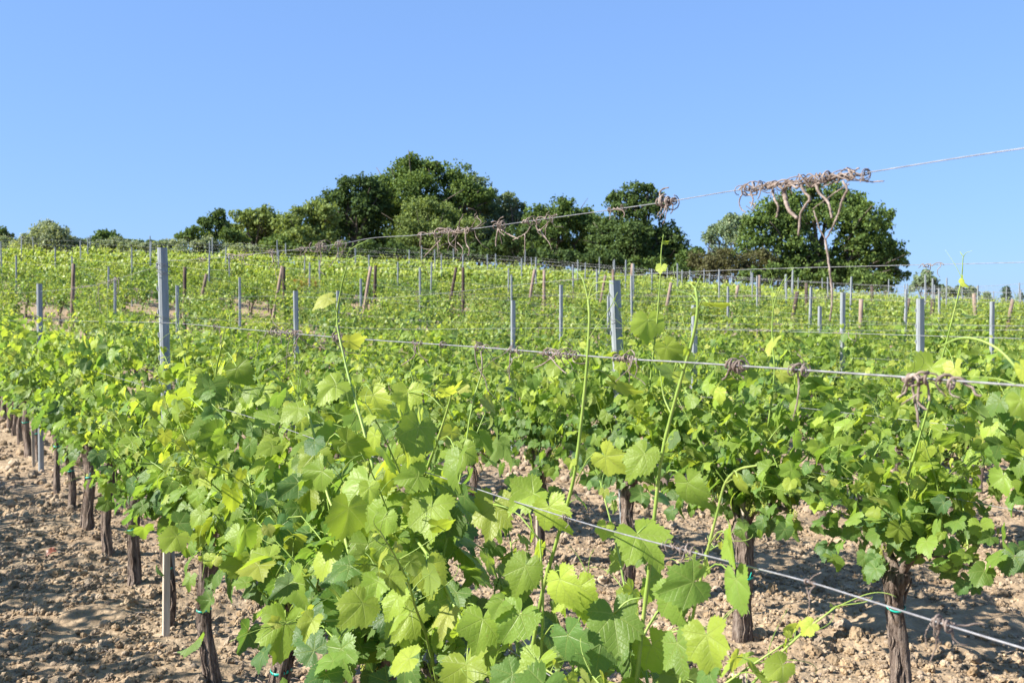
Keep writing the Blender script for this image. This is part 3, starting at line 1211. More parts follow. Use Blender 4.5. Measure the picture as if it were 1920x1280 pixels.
def hero_shoot(path, rpx, leaves=(), tendrils=(), off=0.0, k=1, rootvine=None, seed=0, extra=None, smax=0.06):
    """path: pixels of the shoot from foot to tip; leaves: (x, y, length px, tip angle, turn, nod, age, joint)"""
    g = R(seed)
    W = np.array([on_row(px, py, k, off) for px, py in path])
    P = spline(W, 8 * len(path))
    o = rootvine or nearest_vine(W[0])
    dep = W[0][1]
    st, lv = MB(), Leaves(0, g)
    rad = 0.52 * np.linspace(rpx[0], rpx[1], len(P)) * np.linspace(W[0][1], W[-1][1], len(P)) / FPX
    node = 1 + 0.22 * np.exp(-(((np.arange(len(P)) % 9) - 4.0) / 0.8) ** 2)
    loc, M3 = vine_local(o, P)
    st.tube(loc, rad * node, 8)
    for (x, y, ln, ang, turn, nod, age, *att) in leaves:
        doff = off + (att[2] if len(att) > 2 else -0.04)
        J = on_row(x, y, k, doff)
        view = unit(J - np.array([0, 0, EYE]))
        turn += g.normal() * 14
        nod += abs(g.normal()) * 14
        a = math.radians(ang + g.normal() * 6)
        upv = unit(np.cross(RIGHT, view))
        rt = unit(np.cross(view, upv))
        T = rt * math.cos(a) + upv * math.sin(a)
        sidev = np.cross(T, -view)
        n0 = unit(-view * math.cos(math.radians(turn)) + sidev * math.sin(math.radians(turn)))
        nd = math.radians(nod)
        N = unit(n0 * math.cos(nd) + T * math.sin(nd) * -1.0)
        T2 = unit(T * math.cos(nd) + n0 * math.sin(nd))
        s = 0.93 * ln * J[1] / FPX
        jl, _ = vine_local(o, J[None])
        lv.add(jl[0], M3 @ T2, M3 @ N, s, age)
        if len(att) >= 2 and att[0]:
            A = on_row(att[0], att[1], k, off)
            al, _ = vine_local(o, A[None])
            mid = (al[0] + jl[0]) / 2 + UP * np.linalg.norm(al[0] - jl[0]) * 0.15
            st.tube(spline([al[0], mid, jl[0]], 6), max(0.0012, s * 0.022), 5)
    for tp in tendrils:
        w = tp[0]
        Q = spline([on_row(px, py, k, off) for px, py in tp[1:]], 5 * (len(tp) - 1))
        ql, _ = vine_local(o, Q)
        st.tube(ql, np.linspace(w, w * 0.45, len(Q)) * 0.5 * Q[0][1] / FPX, 5)
    if extra:
        shoot_leaves(g, loc, rad, 0, st, lv, smax, **extra)
    so = st.link('shoot', M_SHOOT, o)
    if lv.P:
        lv.into(MB()).link('foliage', M_LEAF, so, attrs=True)
    return so


# the two tall bare shoots right of the middle
hero_shoot([(985, 1300), (1015, 1120), (1045, 1010), (1075, 900), (1090, 790), (1100, 690), (1105, 600), (1103, 562)], (7.5, 4.5),
           [(1030, 950, 60, -65, 25, 10, 0.45, 1060, 930), (1135, 855, 55, -40, 50, 0, 0.62, 1080, 905), (1000, 925, 62, -150, 55, 10, 0.35, 1058, 960),
            (1155, 720, 55, -28, 62, 10, 0.7, 1097, 700, 0.1), (1085, 1100, 66, -75, 20, 10, 0.45, 1022, 1090), (925, 945, 78, -92, 6, 8, 0.58, 1010, 1010)],
           [(3.5, (1103, 565), (1112, 535), (1135, 528), (1150, 532)), (3, (1103, 565), (1093, 525), (1078, 505)), (2.6, (1102, 640), (1120, 610), (1145, 575), (1158, 548)),
            (3, (1104, 560), (1120, 548), (1136, 546))], off=0.0, seed=1, smax=0.032, extra=dict(inter=0.10, tendrils=False, u_from=0.35))
hero_shoot([(1190, 1310), (1205, 1170), (1218, 1060), (1228, 960), (1240, 860), (1258, 780), (1280, 700), (1300, 630), (1308, 575), (1304, 540)], (8.0, 5.0),
           [(1208, 850, 62, -118, 15, 12, 0.72, 1240, 868), (1195, 1000, 82, -75, 12, 10, 0.40, 1228, 985), (1150, 1150, 92, -82, 8, 8, 0.36, 1205, 1120),
            (1290, 905, 66, -65, 55, 0, 0.42, 1235, 900), (1262, 700, 45, 172, 65, 10, 0.5, 1280, 690, 0.05), (1330, 570, 42, 5, 70, 0, 0.75, 1308, 580)],
           [(4, (1258, 775), (1245, 745), (1240, 715), (1236, 690)), (3, (1304, 540), (1290, 530), (1280, 538)), (3.2, (1304, 542), (1312, 522), (1314, 516)), (3, (1306, 566), (1295, 552), (1268, 546))],
           off=0.02, seed=2, smax=0.034, extra=dict(inter=0.10, tendrils=False, u_from=0.3))
hero_shoot([(1270, 1310), (1300, 1150), (1325, 1040), (1345, 960), (1360, 905), (1385, 880), (1420, 872)], (6.5, 3.5),
           [(1372, 1010, 62, -50, 40, 5, 0.35, 1330, 1020), (1380, 1085, 72, -78, 48, 5, 0.18, 1318, 1075), (1300, 1090, 78, 200, 12, 10, 0.4, 1312, 1100),
            (1262, 1110, 76, -70, 10, 5, 0.30, 1300, 1140), (1385, 900, 34, -60, 60, 0, 0.8, 1372, 892), (1325, 1190, 80, -80, 20, 5, 0.55, 1290, 1185),
            (1270, 1205, 74, -70, 25, 12, 0.25, 1285, 1215), (1330, 1255, 70, -95, 40, 10, 0.2, 1285, 1250)],
           [(2.5, (1362, 905), (1375, 898), (1392, 905))], off=-0.05, seed=3)
hero_shoot([(1010, 1310), (1015, 1220), (1018, 1140), (1016, 1070), (1012, 1010)], (5.5, 3),
           [(985, 1060, 66, -120, 30, 5, 0.4, 1016, 1075), (1050, 1085, 64, -55, 35, 10, 0.5, 1018, 1110), (975, 1150, 70, -110, 20, 8, 0.3, 1016, 1160),
            (1065, 1190, 74, -70, 30, 10, 0.22, 1015, 1200), (1010, 1240, 70, -95, 35, 8, 0.5, 1013, 1235)], off=-0.06, seed=4)
# long leafy shoots in the middle of the foreground
hero_shoot([(905, 1290), (880, 1200), (850, 1130), (815, 1060), (780, 1010), (762, 985)], (8, 4.5),
           [(800, 1060, 72, -85, 8, 10, 0.56, 800, 1040), (875, 1245, 74, -75, 15, 20, 0.68, 880, 1195), (840, 1150, 52, -105, 30, 20, 0.78, 850, 1130),
            (745, 1135, 80, -80, 12, 8, 0.12, 845, 1120), (905, 1160, 66, -100, 18, 8, 0.38, 862, 1150), (735, 1000, 40, 165, 60, 5, 0.6, 770, 995),
            (820, 985, 40, 20, 60, 5, 0.7, 778, 1000)],
           [(2.5, (765, 985), (745, 970), (715, 985)), (3, (765, 985), (790, 975), (820, 978))], off=-0.1, seed=5)
hero_shoot([(655, 1040), (640, 985), (615, 930), (600, 860), (585, 800), (570, 750)], (6, 3.5),
           [(690, 900, 96, -65, 10, 14, 0.58, 645, 1000), (690, 1020, 78, -85, 8, 8, 0.30, 650, 1030), (560, 905, 60, -130, 15, 5, 0.2, 605, 895),
            (650, 830, 70, -20, 45, 5, 0.62, 600, 865), (590, 850, 55, -75, 20, 10, 0.6, 596, 845), (560, 765, 45, -140, 30, 5, 0.6, 578, 775)],
           [(3, (640, 980), (655, 960), (648, 945)), (3, (630, 990), (615, 1000), (600, 995)), (2.5, (600, 870), (560, 860), (520, 865))], off=-0.1, seed=6)
hero_shoot([(700, 880), (680, 800), (660, 730), (645, 670), (632, 600), (640, 540), (650, 500)], (5.5, 2.5),
           [(615, 560, 36, -150, 40, 5, 0.9, 634, 590), (700, 740, 52, -60, 30, 8, 0.68, 668, 745), (630, 720, 54, -130, 25, 8, 0.55, 655, 720),
            (655, 640, 34, 0, 55, 5, 0.8, 640, 640)],
           [(2, (650, 500), (655, 470), (690, 450)), (2, (652, 490), (670, 480), (690, 485)), (2, (632, 600), (655, 575), (668, 545)), (2.2, (672, 770), (655, 800), (625, 795))], off=-0.05, seed=7)
hero_shoot([(775, 940), (800, 880), (822, 820), (838, 770), (850, 725)], (6, 3),
           [(785, 800, 72, -100, 12, 10, 0.68, 800, 850), (860, 860, 62, -80, 55, 5, 0.5, 825, 825), (765, 735, 48, -95, 20, 12, 0.72, 835, 770),
            (835, 735, 34, 20, 35, 10, 0.9, 846, 745), (810, 950, 80, -85, 15, 5, 0.5, 790, 910), (870, 930, 60, -70, 55, 8, 0.15, 790, 900)],
           [(2, (800, 880), (780, 900), (770, 930))], off=-0.05, seed=8)
hero_shoot([(560, 1230), (540, 1170), (515, 1090), (490, 1010), (478, 950), (465, 890)], (5.5, 3),
           [(535, 1165, 82, -88, 6, 10, 0.62, 535, 1150), (485, 1060, 56, -105, 30, 25, 0.72, 505, 1060), (520, 990, 66, -70, 12, 5, 0.08, 488, 1000),
            (550, 1090, 64, -60, 40, 5, 0.55, 515, 1085), (450, 1030, 50, -130, 25, 5, 0.35, 488, 1005), (440, 940, 48, -120, 25, 5, 0.35, 478, 950),
            (620, 1035, 60, -95, 55, 5, 0.6, 500, 1030), (580, 1180, 62, -100, 20, 5, 0.25, 545, 1185), (640, 1215, 70, -80, 35, 5, 0.15, 560, 1225)],
           [(2, (505, 1060), (520, 1040), (522, 1020))], off=-0.15, seed=9)
hero_shoot([(420, 900), (408, 830), (402, 760), (405, 700), (415, 650)], (4.5, 2.4),
           [(397, 720, 52, -95, 10, 8, 0.45, 403, 735), (392, 800, 56, -110, 12, 8, 0.22, 405, 800), (445, 690, 44, -60, 15, 8, 0.62, 406, 700), (300, 800, 42, -95, 12, 8, 0.35, 400, 790)],
           [(2, (415, 650), (425, 610), (448, 590))], off=-0.16, seed=10)
# shoot arching in from the right edge, and the thin leader that stands against the sky
hero_shoot([(1960, 900), (1930, 740), (1905, 690), (1872, 655), (1835, 637), (1800, 634), (1765, 648)], (5.5, 3.0),
           [(1916, 690, 40, -60, 50, 0, 0.7, 1912, 705), (1915, 750, 50, -70, 20, 0, 0.5, 1930, 740)],
           [(3, (1905, 720), (1870, 710), (1830, 706), (1790, 705))], off=-0.02, seed=11)
hero_shoot([(1700, 900), (1730, 800), (1752, 720), (1775, 640), (1795, 560), (1803, 520), (1806, 480)], (4.5, 1.5),
           [(1745, 690, 62, -115, 20, 8, 0.6, 1755, 710), (1790, 690, 40, -70, 20, 0, 0.8, 1772, 650), (1806, 525, 18, -20, 60, 40, 0.95, 1803, 525), (1812, 590, 22, -10, 60, 20, 0.4, 1790, 582)],
           [(1.4, (1806, 482), (1812, 474), (1824, 470)), (1.2, (1803, 520), (1790, 495), (1772, 468)), (1.2, (1806, 480), (1800, 472), (1803, 478))], k=2, off=-0.2, seed=12,
           rootvine=min([v for v in VINES if v[1] == 2], key=lambda v: v[4])[0])
hero_shoot([(1440, 800), (1452, 700), (1448, 640), (1450, 580), (1462, 540), (1475, 515)], (3.6, 1.4),
           [(1450, 640, 38, -75, 25, 8, 0.75, 1449, 630), (1465, 700, 30, -50, 35, 0, 0.7, 1452, 690)],
           [(1.4, (1462, 540), (1480, 520), (1490, 512)), (1.4, (1450, 580), (1446, 540), (1440, 520))], k=2, off=-0.1, seed=13,
           rootvine=sorted([v for v in VINES if v[1] == 2], key=lambda v: v[4])[1][0])
hero_shoot([(1215, 760), (1222, 690), (1232, 600), (1238, 520), (1240, 470), (1244, 440)], (3.4, 1.5),
           [(1240, 500, 18, -80, 15, 10, 0.95, 1239, 495), (1215, 600, 50, -100, 20, 10, 0.65, 1231, 605), (1250, 650, 46, -60, 30, 0, 0.55, 1226, 660), (1246, 455, 10, 30, 40, 0, 0.95, 1242, 460)],
           [(1.6, (1290, 640), (1272, 560), (1262, 500))], k=2, off=-0.2, seed=14,
           rootvine=sorted([v for v in VINES if v[1] == 2], key=lambda v: v[4])[2][0])

# ------------------------------------------------------------------ trellis posts
def c_profile(w, d, t, lip):
    """outline of a folded sheet-steel post: back, two flanks and two lips turned in"""
    o = [(-w / 2 + lip, -d / 2), (-w / 2 + 0.006, -d / 2), (-w / 2, -d / 2 + 0.006), (-w / 2, d / 2 - 0.010), (-w / 2 + 0.010, d / 2),
         (w / 2 - 0.010, d / 2), (w / 2, d / 2 - 0.010), (w / 2, -d / 2 + 0.006), (w / 2 - 0.006, -d / 2), (w / 2 - lip, -d / 2)]
    i = [(w / 2 - lip, -d / 2 + t), (w / 2 - 0.007, -d / 2 + t), (w / 2 - t, -d / 2 + 0.007), (w / 2 - t, d / 2 - 0.011), (w / 2 - 0.011, d / 2 - t),
         (-w / 2 + 0.011, d / 2 - t), (-w / 2 + t, d / 2 - 0.011), (-w / 2 + t, -d / 2 + 0.007), (-w / 2 + 0.007, -d / 2 + t), (-w / 2 + lip, -d / 2 + t)]
    return o, i


def post_mesh(h, w=0.055, d=0.042, t=0.003, lip=0.012):
    o, i = c_profile(w, d, t, lip)
    poly = np.array(o + i)
    n = len(poly)
    mb = MB()
    zs = [-0.15, h]
    V = np.concatenate([np.c_[poly, np.full(n, z)] for z in zs])
    j = np.arange(n)
    k = (j + 1) % n
    F4 = [tuple(q) for q in np.stack([j, k, n + k, n + j], -1)]
    m = len(o)
    for a in range(m - 1):                  # the rim on top
        F4.append((n + a, n + a + 1, n + (n - 2 - a), n + (n - 1 - a)))
    mb.add(V, None, F4)
    return mb


def make_post(h, hooks=True, ties=(), w=0.050, d=0.036):
    root = empty('trellis_post', (0, 0, 0))
    post_mesh(h, w, d).link('profile', M_STEEL, root, smooth=False)
    if hooks:
        z = h - 0.09
        while z > 0.75:                     # lugs punched out of the two front edges
            for sx in (-1, 1):
                mb = MB()
                mb.box((sx * (w / 2 + 0.0013), -0.0115, z), (0.005, 0.010, 0.016))
                mb.box((sx * (w / 2 + 0.0047), -0.0115, z + 0.007), (0.004, 0.007, 0.020))
                mb.link('hook', M_STEEL, root, smooth=False)
            z -= 0.115
    for i, z in enumerate(ties):
        g = R(40 + i)
        mb = MB()
        a = np.linspace(0, 4 * math.pi, 40)
        P = np.stack([0.034 * np.cos(a) * (1 + 0.05 * np.sin(3 * a)), 0.027 * np.sin(a), z + 0.003 * a + 0.006 * np.sin(a * 1.3)], -1)
        e = P[-1]
        P = np.concatenate([P, spline([e, e + [-0.03, -0.02, 0.02], e + [-0.035, -0.03, 0.05], e + [-0.01, -0.03, 0.07]], 10)[1:]])
        mb.tube(P, 0.0014, 5)
        mb.link('wire_tie', M_WIRE, root)
    return root


POSTS = []
POST_PROTO = make_post(1.86)
for ch in list(POST_PROTO.children):
    pass
plain = make_post(1.86, hooks=False)
plain_used = proto_used = False


def add_post(px, k, toppy, off=0.0, rz=-0.35, tilt=0.0, detail=False, spec=None, xy=None):
    """a post of row k seen at column px with its top at row toppy"""
    global plain_used, proto_used
    x, y = xy if xy is not None else on_row(px, 640, k, off)[:2]
    z = gzf(x, y)
    if spec:
        o = spec
    elif detail:
        o = copy_tree(POST_PROTO) if proto_used else POST_PROTO
        proto_used = True
    else:
        o = copy_tree(plain) if plain_used else plain
        plain_used = True
    o.location = (x, y, z)
    o.rotation_euler = (0.0, -tilt, rz)     # the closed back of the profile faces the camera
    if toppy is not None:
        top = EYE + (600 - toppy) * y / FPX
        o.scale = (1, 1, max(0.8, (top - z) / 1.86))
    POSTS.append((o, k, x, y))
    return o


hA = 1.86
postA = make_post(hA, hooks=True, w=0.046, d=0.034, ties=(hA - 0.10, hA - 0.14, 1.50))
add_post(318, 1, 465, off=0.05, rz=math.pi + 0.60, tilt=-0.017, spec=postA)
add_post(75, 1, 532, rz=math.pi + 0.66, detail=True)
pB = make_post(1.86, hooks=True, ties=(1.60, 1.42), w=0.060, d=0.042)
add_post(1180, 2, 525, off=0.10, rz=math.pi + 0.36, tilt=-0.053, spec=pB)
add_post(558, 2, 545, rz=math.pi + 0.24, detail=True, tilt=-0.01)
add_post(333, 2, 535, rz=math.pi + 0.24)
add_post(215, 2, 520, rz=math.pi + 0.24, tilt=0.01)
add_post(1730, 3, 560, rz=math.pi + 0.24, tilt=-0.012, detail=True)
add_post(962, 3, 563, rz=math.pi + 0.24, detail=True)
add_post(634, 3, 545, rz=math.pi + 0.24)
add_post(450, 3, 520, rz=math.pi + 0.24)
add_post(1302, 3, 572, rz=math.pi + 0.24, detail=True)
add_post(1580, 4, 548, rz=math.pi + 0.24)
add_post(1052, 4, 534, rz=math.pi + 0.24)
add_post(677, 4, 522, rz=math.pi + 0.24)
add_post(1860, 5, 565, rz=math.pi + 0.24)
add_post(1537, 5, 574, rz=math.pi + 0.24)
add_post(1141, 5, 555, rz=math.pi + 0.24)
gp = R(21)
def far_post(x, y, k, near_row=None):
    p = project((x, y, gzf(x, y) + 1.5))
    if not p or not -5 < p[0] < 1925:
        return
    if any(math.hypot(xx - x, yy - y) < 1.6 for _, kk, xx, yy in POSTS):
        return
    o = add_post(0, k, None, rz=math.pi + 0.28 + gp.normal() * 0.1, tilt=gp.normal() * 0.015, xy=(x, y))
    o.scale = (0.95, 0.95, gp.uniform(0.95, 1.14))


for k in range(5, 22):                      # the far rows: a post every five metres
    t0 = gp.uniform(0, 5.0)
    for i in range(17):
        x, y = rowxy(k, t0 + i * 4.9 - 6 + gp.normal() * 0.15)
        if y > 14 and block_of(x, y) == 1 and not any(kk == k and math.hypot(xx - x, yy - y) < 3.0 for _, kk, xx, yy in POSTS):
            far_post(x, y, k)
for k in range(1, 30):
    t0 = gp.uniform(0, 4.5)
    for i in range(-9, 16):
        x, y = rowxy2(k, t0 + i * 4.5 + gp.normal() * 0.15)
        if block_of(x, y) == 2:
            far_post(x, y, k)
bl = {}
for P_ in POSTS:
    bl.setdefault((P_[1], block_of(P_[2], P_[3]) if P_[3] > 12 else 1), []).append(P_)
for (k, b), pp in bl.items():
    pp.sort(key=lambda q: -project((q[2], q[3], 1.0))[0])
    for i, q in enumerate(pp):
        where = f"in the {ordinal(k)} row" if b == 1 else f"in row {k} behind the end posts"
        tag(q[0], f"grey steel trellis post, {ordinal(i + 1)} from the right {where}", 'post', 'grey steel trellis posts')
tag(postA, 'tall grey steel post with twisted wire ends at its top, nearest post on the left', 'post', 'grey steel trellis posts')
tag(pB, 'grey steel post with lugged edges and wires wrapped round it, right of the picture centre', 'post', 'grey steel trellis posts')
tag(POSTS[6][0], 'pale grey steel post with a row of dark lugs, nearest post on the right', 'post', 'grey steel trellis posts')

# wooden posts that end the near block: an upright and a leaning one at each row end
def wood_post(h, r, seed):
    g = R(seed)
    mb = MB()
    nr, ns = 8, 9
    u = np.linspace(0, 1, nr)
    P = np.stack([0.012 * np.sin(u * 5 + seed), 0.01 * np.cos(u * 4 + seed), -0.2 + (h + 0.2) * u], -1)
    mb.tube(P, r * (1.06 - 0.12 * u) * g.uniform(0.95, 1.05, nr), ns)
    return mb.mesh('end_post')


WPM = [wood_post(1.68, 0.046, s) for s in range(4)]
wn_ = 0
WP = []
for px, lean, tp in ((135, 0, 494), (347, 0, 500), (346 + 22, 1, 512), (508, 1, 497), (535, 0, 500), (676, 1, 498), (702, 0, 498), (835, 1, 500), (868, 0, 501),
                     (984, 1, 504), (1019, 0, 506), (1117, 1, 514), (1150, 0, 505), (1181, 0, 494), (1365, 1, 533), (1238, 1, 528), (1425, 0, 516), (1516, 0, 530),
                     (1636, 0, 536), (1682, 1, 562), (1612, 0, 565), (1830, 0, 550), (1878, 1, 575), (1470, 1, 545), (1745, 0, 580)):
    y = END_A + 0.4
    for _ in range(6):
        x = (px - CX) * y / FPX
        y = END_A + END_B * x + (0.9 if lean else 0.0) - (9.5 if tp > 540 else (4.0 if tp > 524 else 0))
    x = (px - CX) * y / FPX
    o = link('end_post', WPM[wn_ % 4], M_WOOD, None, (x, y, gzf(x, y)))
    wn_ += 1
    o.rotation_euler = (0, 0.16 if lean else gp.normal() * 0.03, gp.uniform(0, 6) if not lean else 0)
    top = EYE + (600 - tp) * y / FPX
    o.scale = (1, 1, min(1.35, max(0.95, (top - gzf(x, y)) / 1.68)))
    WP.append((px, o, lean))
WP.sort(key=lambda q: q[0])
nu = nl = 0
for px, o, lean in WP:
    if lean:
        nl += 1
        tag(o, f"weathered brown wooden brace post leaning right, {ordinal(nl)} from the left", 'post', 'wooden posts at the row ends')
    else:
        nu += 1
        tag(o, f"weathered upright brown wooden end post, {ordinal(nu)} from the left", 'post', 'wooden posts at the row ends')

# thin wooden stakes tied to the near trunks
def stake(k, px, py_base, py_top, w=0.026, k_off=0.0, label=''):
    B = on_row(px, 640, k, k_off)
    x, y = B[0], B[1]
    z0 = gzf(x, y)
    top = EYE + (600 - py_top) * y / FPX
    mb = MB()
    c = 0.003
    h = w / 2
    poly = [(-h + c, -h), (h - c, -h), (h, -h + c), (h, h - c), (h - c, h), (-h + c, h), (-h, h - c), (-h, -h + c)]
    mb.prism(poly, -0.1, top - z0, caps=False)
    n = mb.n
    mb.add(np.array([[0, 0, top - z0]]))
    mb.f3.append(np.array([(8 + i, 8 + (i + 1) % 8, n) for i in range(8)]))
    o = mb.link('wooden_stake', M_STAKE, None, (x, y, z0), smooth=False)
    o.rotation_euler = (R(int(px)).normal() * 0.01, R(int(px) + 1).normal() * 0.012, 0.45)
    return tag(o, label, 'stake', 'wooden stakes tied to vine trunks')


stake(1, 307, 1195, 940, 0.032, -0.05, 'pale square wooden stake tied to the trunk below the tall steel post')
stake(2, 1394, 1190, 930, 0.026, 0.0, 'pale wooden stake tied with green ribbon left of a trunk, beneath the lower wire')
stake(2, 1684, 1300, 1060, 0.026, 0.03, 'pale wooden stake beside the thick trunk at the lower right')
stake(3, 1556, 1010, 900, 0.024, -0.06, 'pale wooden stake beside a trunk in the third row on the right')
stake(2, 1010, 990, 880, 0.024, -0.06, 'pale wooden stake beside a shaded trunk near the picture centre')
stake(1, 61, 860, 790, 0.03, -0.05, 'grey wooden stake beside a trunk far down the left end of the first row')

# ------------------------------------------------------------------ trellis wires
def wire(P, r, label, n=None, name='trellis_wire'):
    mb = MB()
    Q = spline(P, n or 6 * len(P))
    mb.tube(Q, r, 6 if r > 0.0011 and Q[0][1] < 4 else 4, cap=False)
    o = mb.link(name, M_WIRE)
    return tag(o, label, 'wire', 'trellis wires strung along the rows')


def row1(pts):
    return [on_row(px, py, 1) for px, py in pts]


def row1o(off, pts):
    return [on_row(px, py, 1, off) for px, py in pts]


W_TOP = row1([(2600, 190), (1920, 278), (1612, 326), (1500, 343), (1380, 357), (1240, 380), (1040, 408), (880, 430), (780, 441), (700, 446), (640, 457), (560, 467), (480, 476), (400, 484), (318, 489)])
W_TOP2 = row1([(296, 499), (255, 512), (215, 524), (170, 536), (120, 543), (76, 546), (40, 549), (0, 548), (-40, 550)])
W_MID = row1([(2600, 772), (1920, 723), (1600, 700), (1300, 680), (1150, 671), (900, 651), (640, 633), (480, 619), (312, 605), (200, 603), (75, 600), (0, 601), (-40, 601)])
W_LOW = row1o(-0.07, [(2300, 1326), (1920, 1215), (1740, 1160), (1600, 1116), (1500, 1086), (1300, 1035), (1130, 990), (960, 938), (830, 895), (700, 856), (600, 826), (480, 785), (312, 735), (140, 685), (-40, 634)])
W_FRUIT = row1([(1500, 1530), (1120, 1320), (960, 1221), (800, 1130), (600, 1010), (400, 893), (320, 850), (140, 756), (0, 682)])
wire(W_TOP, 0.0009, 'thick top wire of the first row rising across the sky to the right', 90)
wire(W_TOP2, 0.0012, 'sagging top wire of the first row left of the tall steel post', 30)
wire(W_MID, 0.0014, 'grey wire of the first row crossing the picture at mid height', 80)
wire(W_LOW, 0.0013, 'lower wire of the first row running down to the bottom right corner', 70)
wire(W_FRUIT, 0.0012, 'lowest wire of the first row, mostly hidden in its leaves', 60)
HT = {1: (0.86, 'lowest'), 2: (1.14, 'second lowest'), 3: (1.48, 'third lowest'), 4: (1.76, 'top')}
WIRES = {}
for k in range(2, 14):
    for j, (h, nm) in HT.items():
        if k > 8 and j in (1, 2):
            continue
        pts = []
        for dep in np.arange(0.9, 34, 0.6):
            t = t_from_depth(k, dep)
            x, y = rowxy(k, t)
            if block_of(x, y) != 1:
                continue
            p = project((x, y, gzf(x, y) + h))
            if p and -150 < p[0] < 2700:
                sag = 0.03 * math.sin(dep * 1.05 + k) * (1 if j == 4 else 0.5)
                pts.append(np.array([x, y, gzf(x, y) + h + sag]))
        if len(pts) > 2:
            r = 0.0012 if k <= 3 else 0.0015
            wire(pts, r, f"{nm} wire of the {ordinal(k)} vine row from the front", 2 * len(pts))
            WIRES[(k, j)] = pts
for k in range(1, 14):                      # top wires of the block behind the wooden end posts
    pts = []
    for t in np.arange(-40, 70, 1.2):
        x, y = rowxy2(k, t)
        p = project((x, y, gzf(x, y) + 1.7))
        if block_of(x, y) == 2 and p and -100 < p[0] < 2020:
            pts.append(np.array([x, y, gzf(x, y) + 1.7 + 0.03 * math.sin(t * 1.4 + k)]))
    if len(pts) > 3:
        wire(pts, 0.0026, f"thin far top wire of row {k} behind the end posts", 2 * len(pts))

# ------------------------------------------------------------------ dried tendrils left on the wires
def tendril_clump(seed, a, b, loops, rad, thick, dangles=3, dl=0.06, traced=(), boff=0.0):
    """old tendrils wound round the wire between a and b, with loose curling ends"""
    g = R(seed)
    a, b = np.array(a), np.array(b)
    L = np.linalg.norm(b - a)
    ax = (b - a) / (L + 1e-9)
    e1 = unit(np.cross(ax, UP))
    e2 = np.cross(e1, ax)
    mb = MB()
    nst = max(2, int(loops / 6))
    for s in range(nst):                    # several short windings over each other
        c0 = g.uniform(0, 1) * L * 0.75
        ln = g.uniform(0.2, 0.6) * L + 0.012
        tn = g.uniform(1.2, 3.6)
        n = int(tn * 12)
        u = np.linspace(0, 1, n)
        an = u * tn * 2 * math.pi * g.choice([-1, 1]) + g.uniform(0, 6)
        rr = rad * g.uniform(0.3, 1.0) * (1 + 0.55 * np.sin(u * g.uniform(4, 11) + g.uniform(0, 6)))
        al = np.clip(c0 + (u + 0.08 * np.sin(an * 0.7)) * ln, -0.01, L + 0.01)
        P = a + al[:, None] * ax + (np.cos(an) * rr)[:, None] * e1 + (np.sin(an) * rr * 0.95)[:, None] * e2
        if g.random() < 0.55:               # a loose end
            dd = unit(g.normal(size=3) + np.array([0, 0, -0.7]))
            E = [P[-1]]
            for i in range(6):
                dd = unit(dd + g.normal(size=3) * 0.5 + np.array([0, 0, -0.15]))
                E.append(E[-1] + dd * dl * g.uniform(0.05, 0.16))
            P = np.concatenate([P, spline(E, 14)[1:]])
        th = 0.72 * thick * g.uniform(0.6, 1.2)
        mb.tube(P, th * (1.0 - 0.35 * np.linspace(0, 1, len(P)) ** 2), 5)
    for s in range(dangles):
        p = a + ax * g.uniform(0, L) - UP * rad * 0.4
        dd = unit(np.array([g.normal() * 0.35, g.normal() * 0.35, -1.0]))
        E = [p + UP * rad]
        ln = dl * g.uniform(0.5, 1.3)
        for i in range(5):
            E.append(E[-1] + dd * ln / 5)
            dd = unit(dd + g.normal(size=3) * 0.38 + np.array([0, 0, -0.1]))
        mb.tube(spline(E, 14), 0.75 * thick * np.linspace(1.0, 0.6, 14) * g.uniform(0.6, 1.1), 5)
    for tw in traced:
        off = boff + g.normal() * 0.006
        Q = spline([on_row(px, py, 1, off) for px, py in tw[1:]], 7 * (len(tw) - 1))
        wv = 0.62 * tw[0] * Q[:, 1] / FPX / 2
        Q = Q + g.normal(size=Q.shape) * 0.0003
        mb.tube(Q, wv * np.linspace(1.1, 0.7, len(Q)) * g.uniform(0.82, 1.15, len(Q)), 7)
    return mb


def on_poly(P, px):
    pr = [project(p) for p in P]
    for i in range(len(P) - 1):
        if pr[i] and pr[i + 1] and (pr[i][0] - px) * (pr[i + 1][0] - px) <= 0:
            f = (px - pr[i][0]) / (pr[i + 1][0] - pr[i][0] + 1e-9)
            return P[i] * (1 - f) + P[i + 1] * f
    return None


W_TOP_F, W_MID_F, W_LOW_F, W_TOP2_F = (spline(w, 160) for w in (W_TOP, W_MID, W_LOW, W_TOP2))
BIG = [(7, (1556, 325), (1575, 332), (1592, 325), (1611, 315)), (5, (1612, 336), (1630, 341), (1658, 340)),
       (8, (1447, 350), (1452, 372), (1459, 388), (1456, 408)), (14, (1470, 358), (1474, 380), (1482, 398), (1495, 409)),
       (9, (1500, 345), (1508, 360), (1518, 372), (1508, 388), (1500, 405), (1497, 442)), (9, (1530, 345), (1536, 362), (1553, 380), (1560, 410)),
       (7, (1580, 340), (1588, 355), (1579, 375), (1572, 400), (1566, 415), (1556, 436), (1548, 450)), (4, (1592, 345), (1560, 365), (1524, 392)),
       (4, (1526, 395), (1535, 425), (1547, 448)), (7, (1547, 450), (1552, 480), (1557, 520), (1560, 560), (1556, 602)),
       (4, (1392, 362), (1386, 378), (1390, 392), (1398, 398)), (5, (1407, 358), (1412, 375), (1408, 388)), (4, (1405, 380), (1416, 384), (1412, 392)),
       (9, (1440, 352), (1455, 346), (1470, 355), (1480, 345), (1495, 352), (1508, 342), (1520, 350), (1545, 338)),
       (8, (1540, 340), (1555, 330), (1568, 342), (1580, 328), (1592, 338), (1606, 328)), (6, (1386, 356), (1398, 346), (1412, 352), (1420, 362), (1406, 366), (1390, 358))]
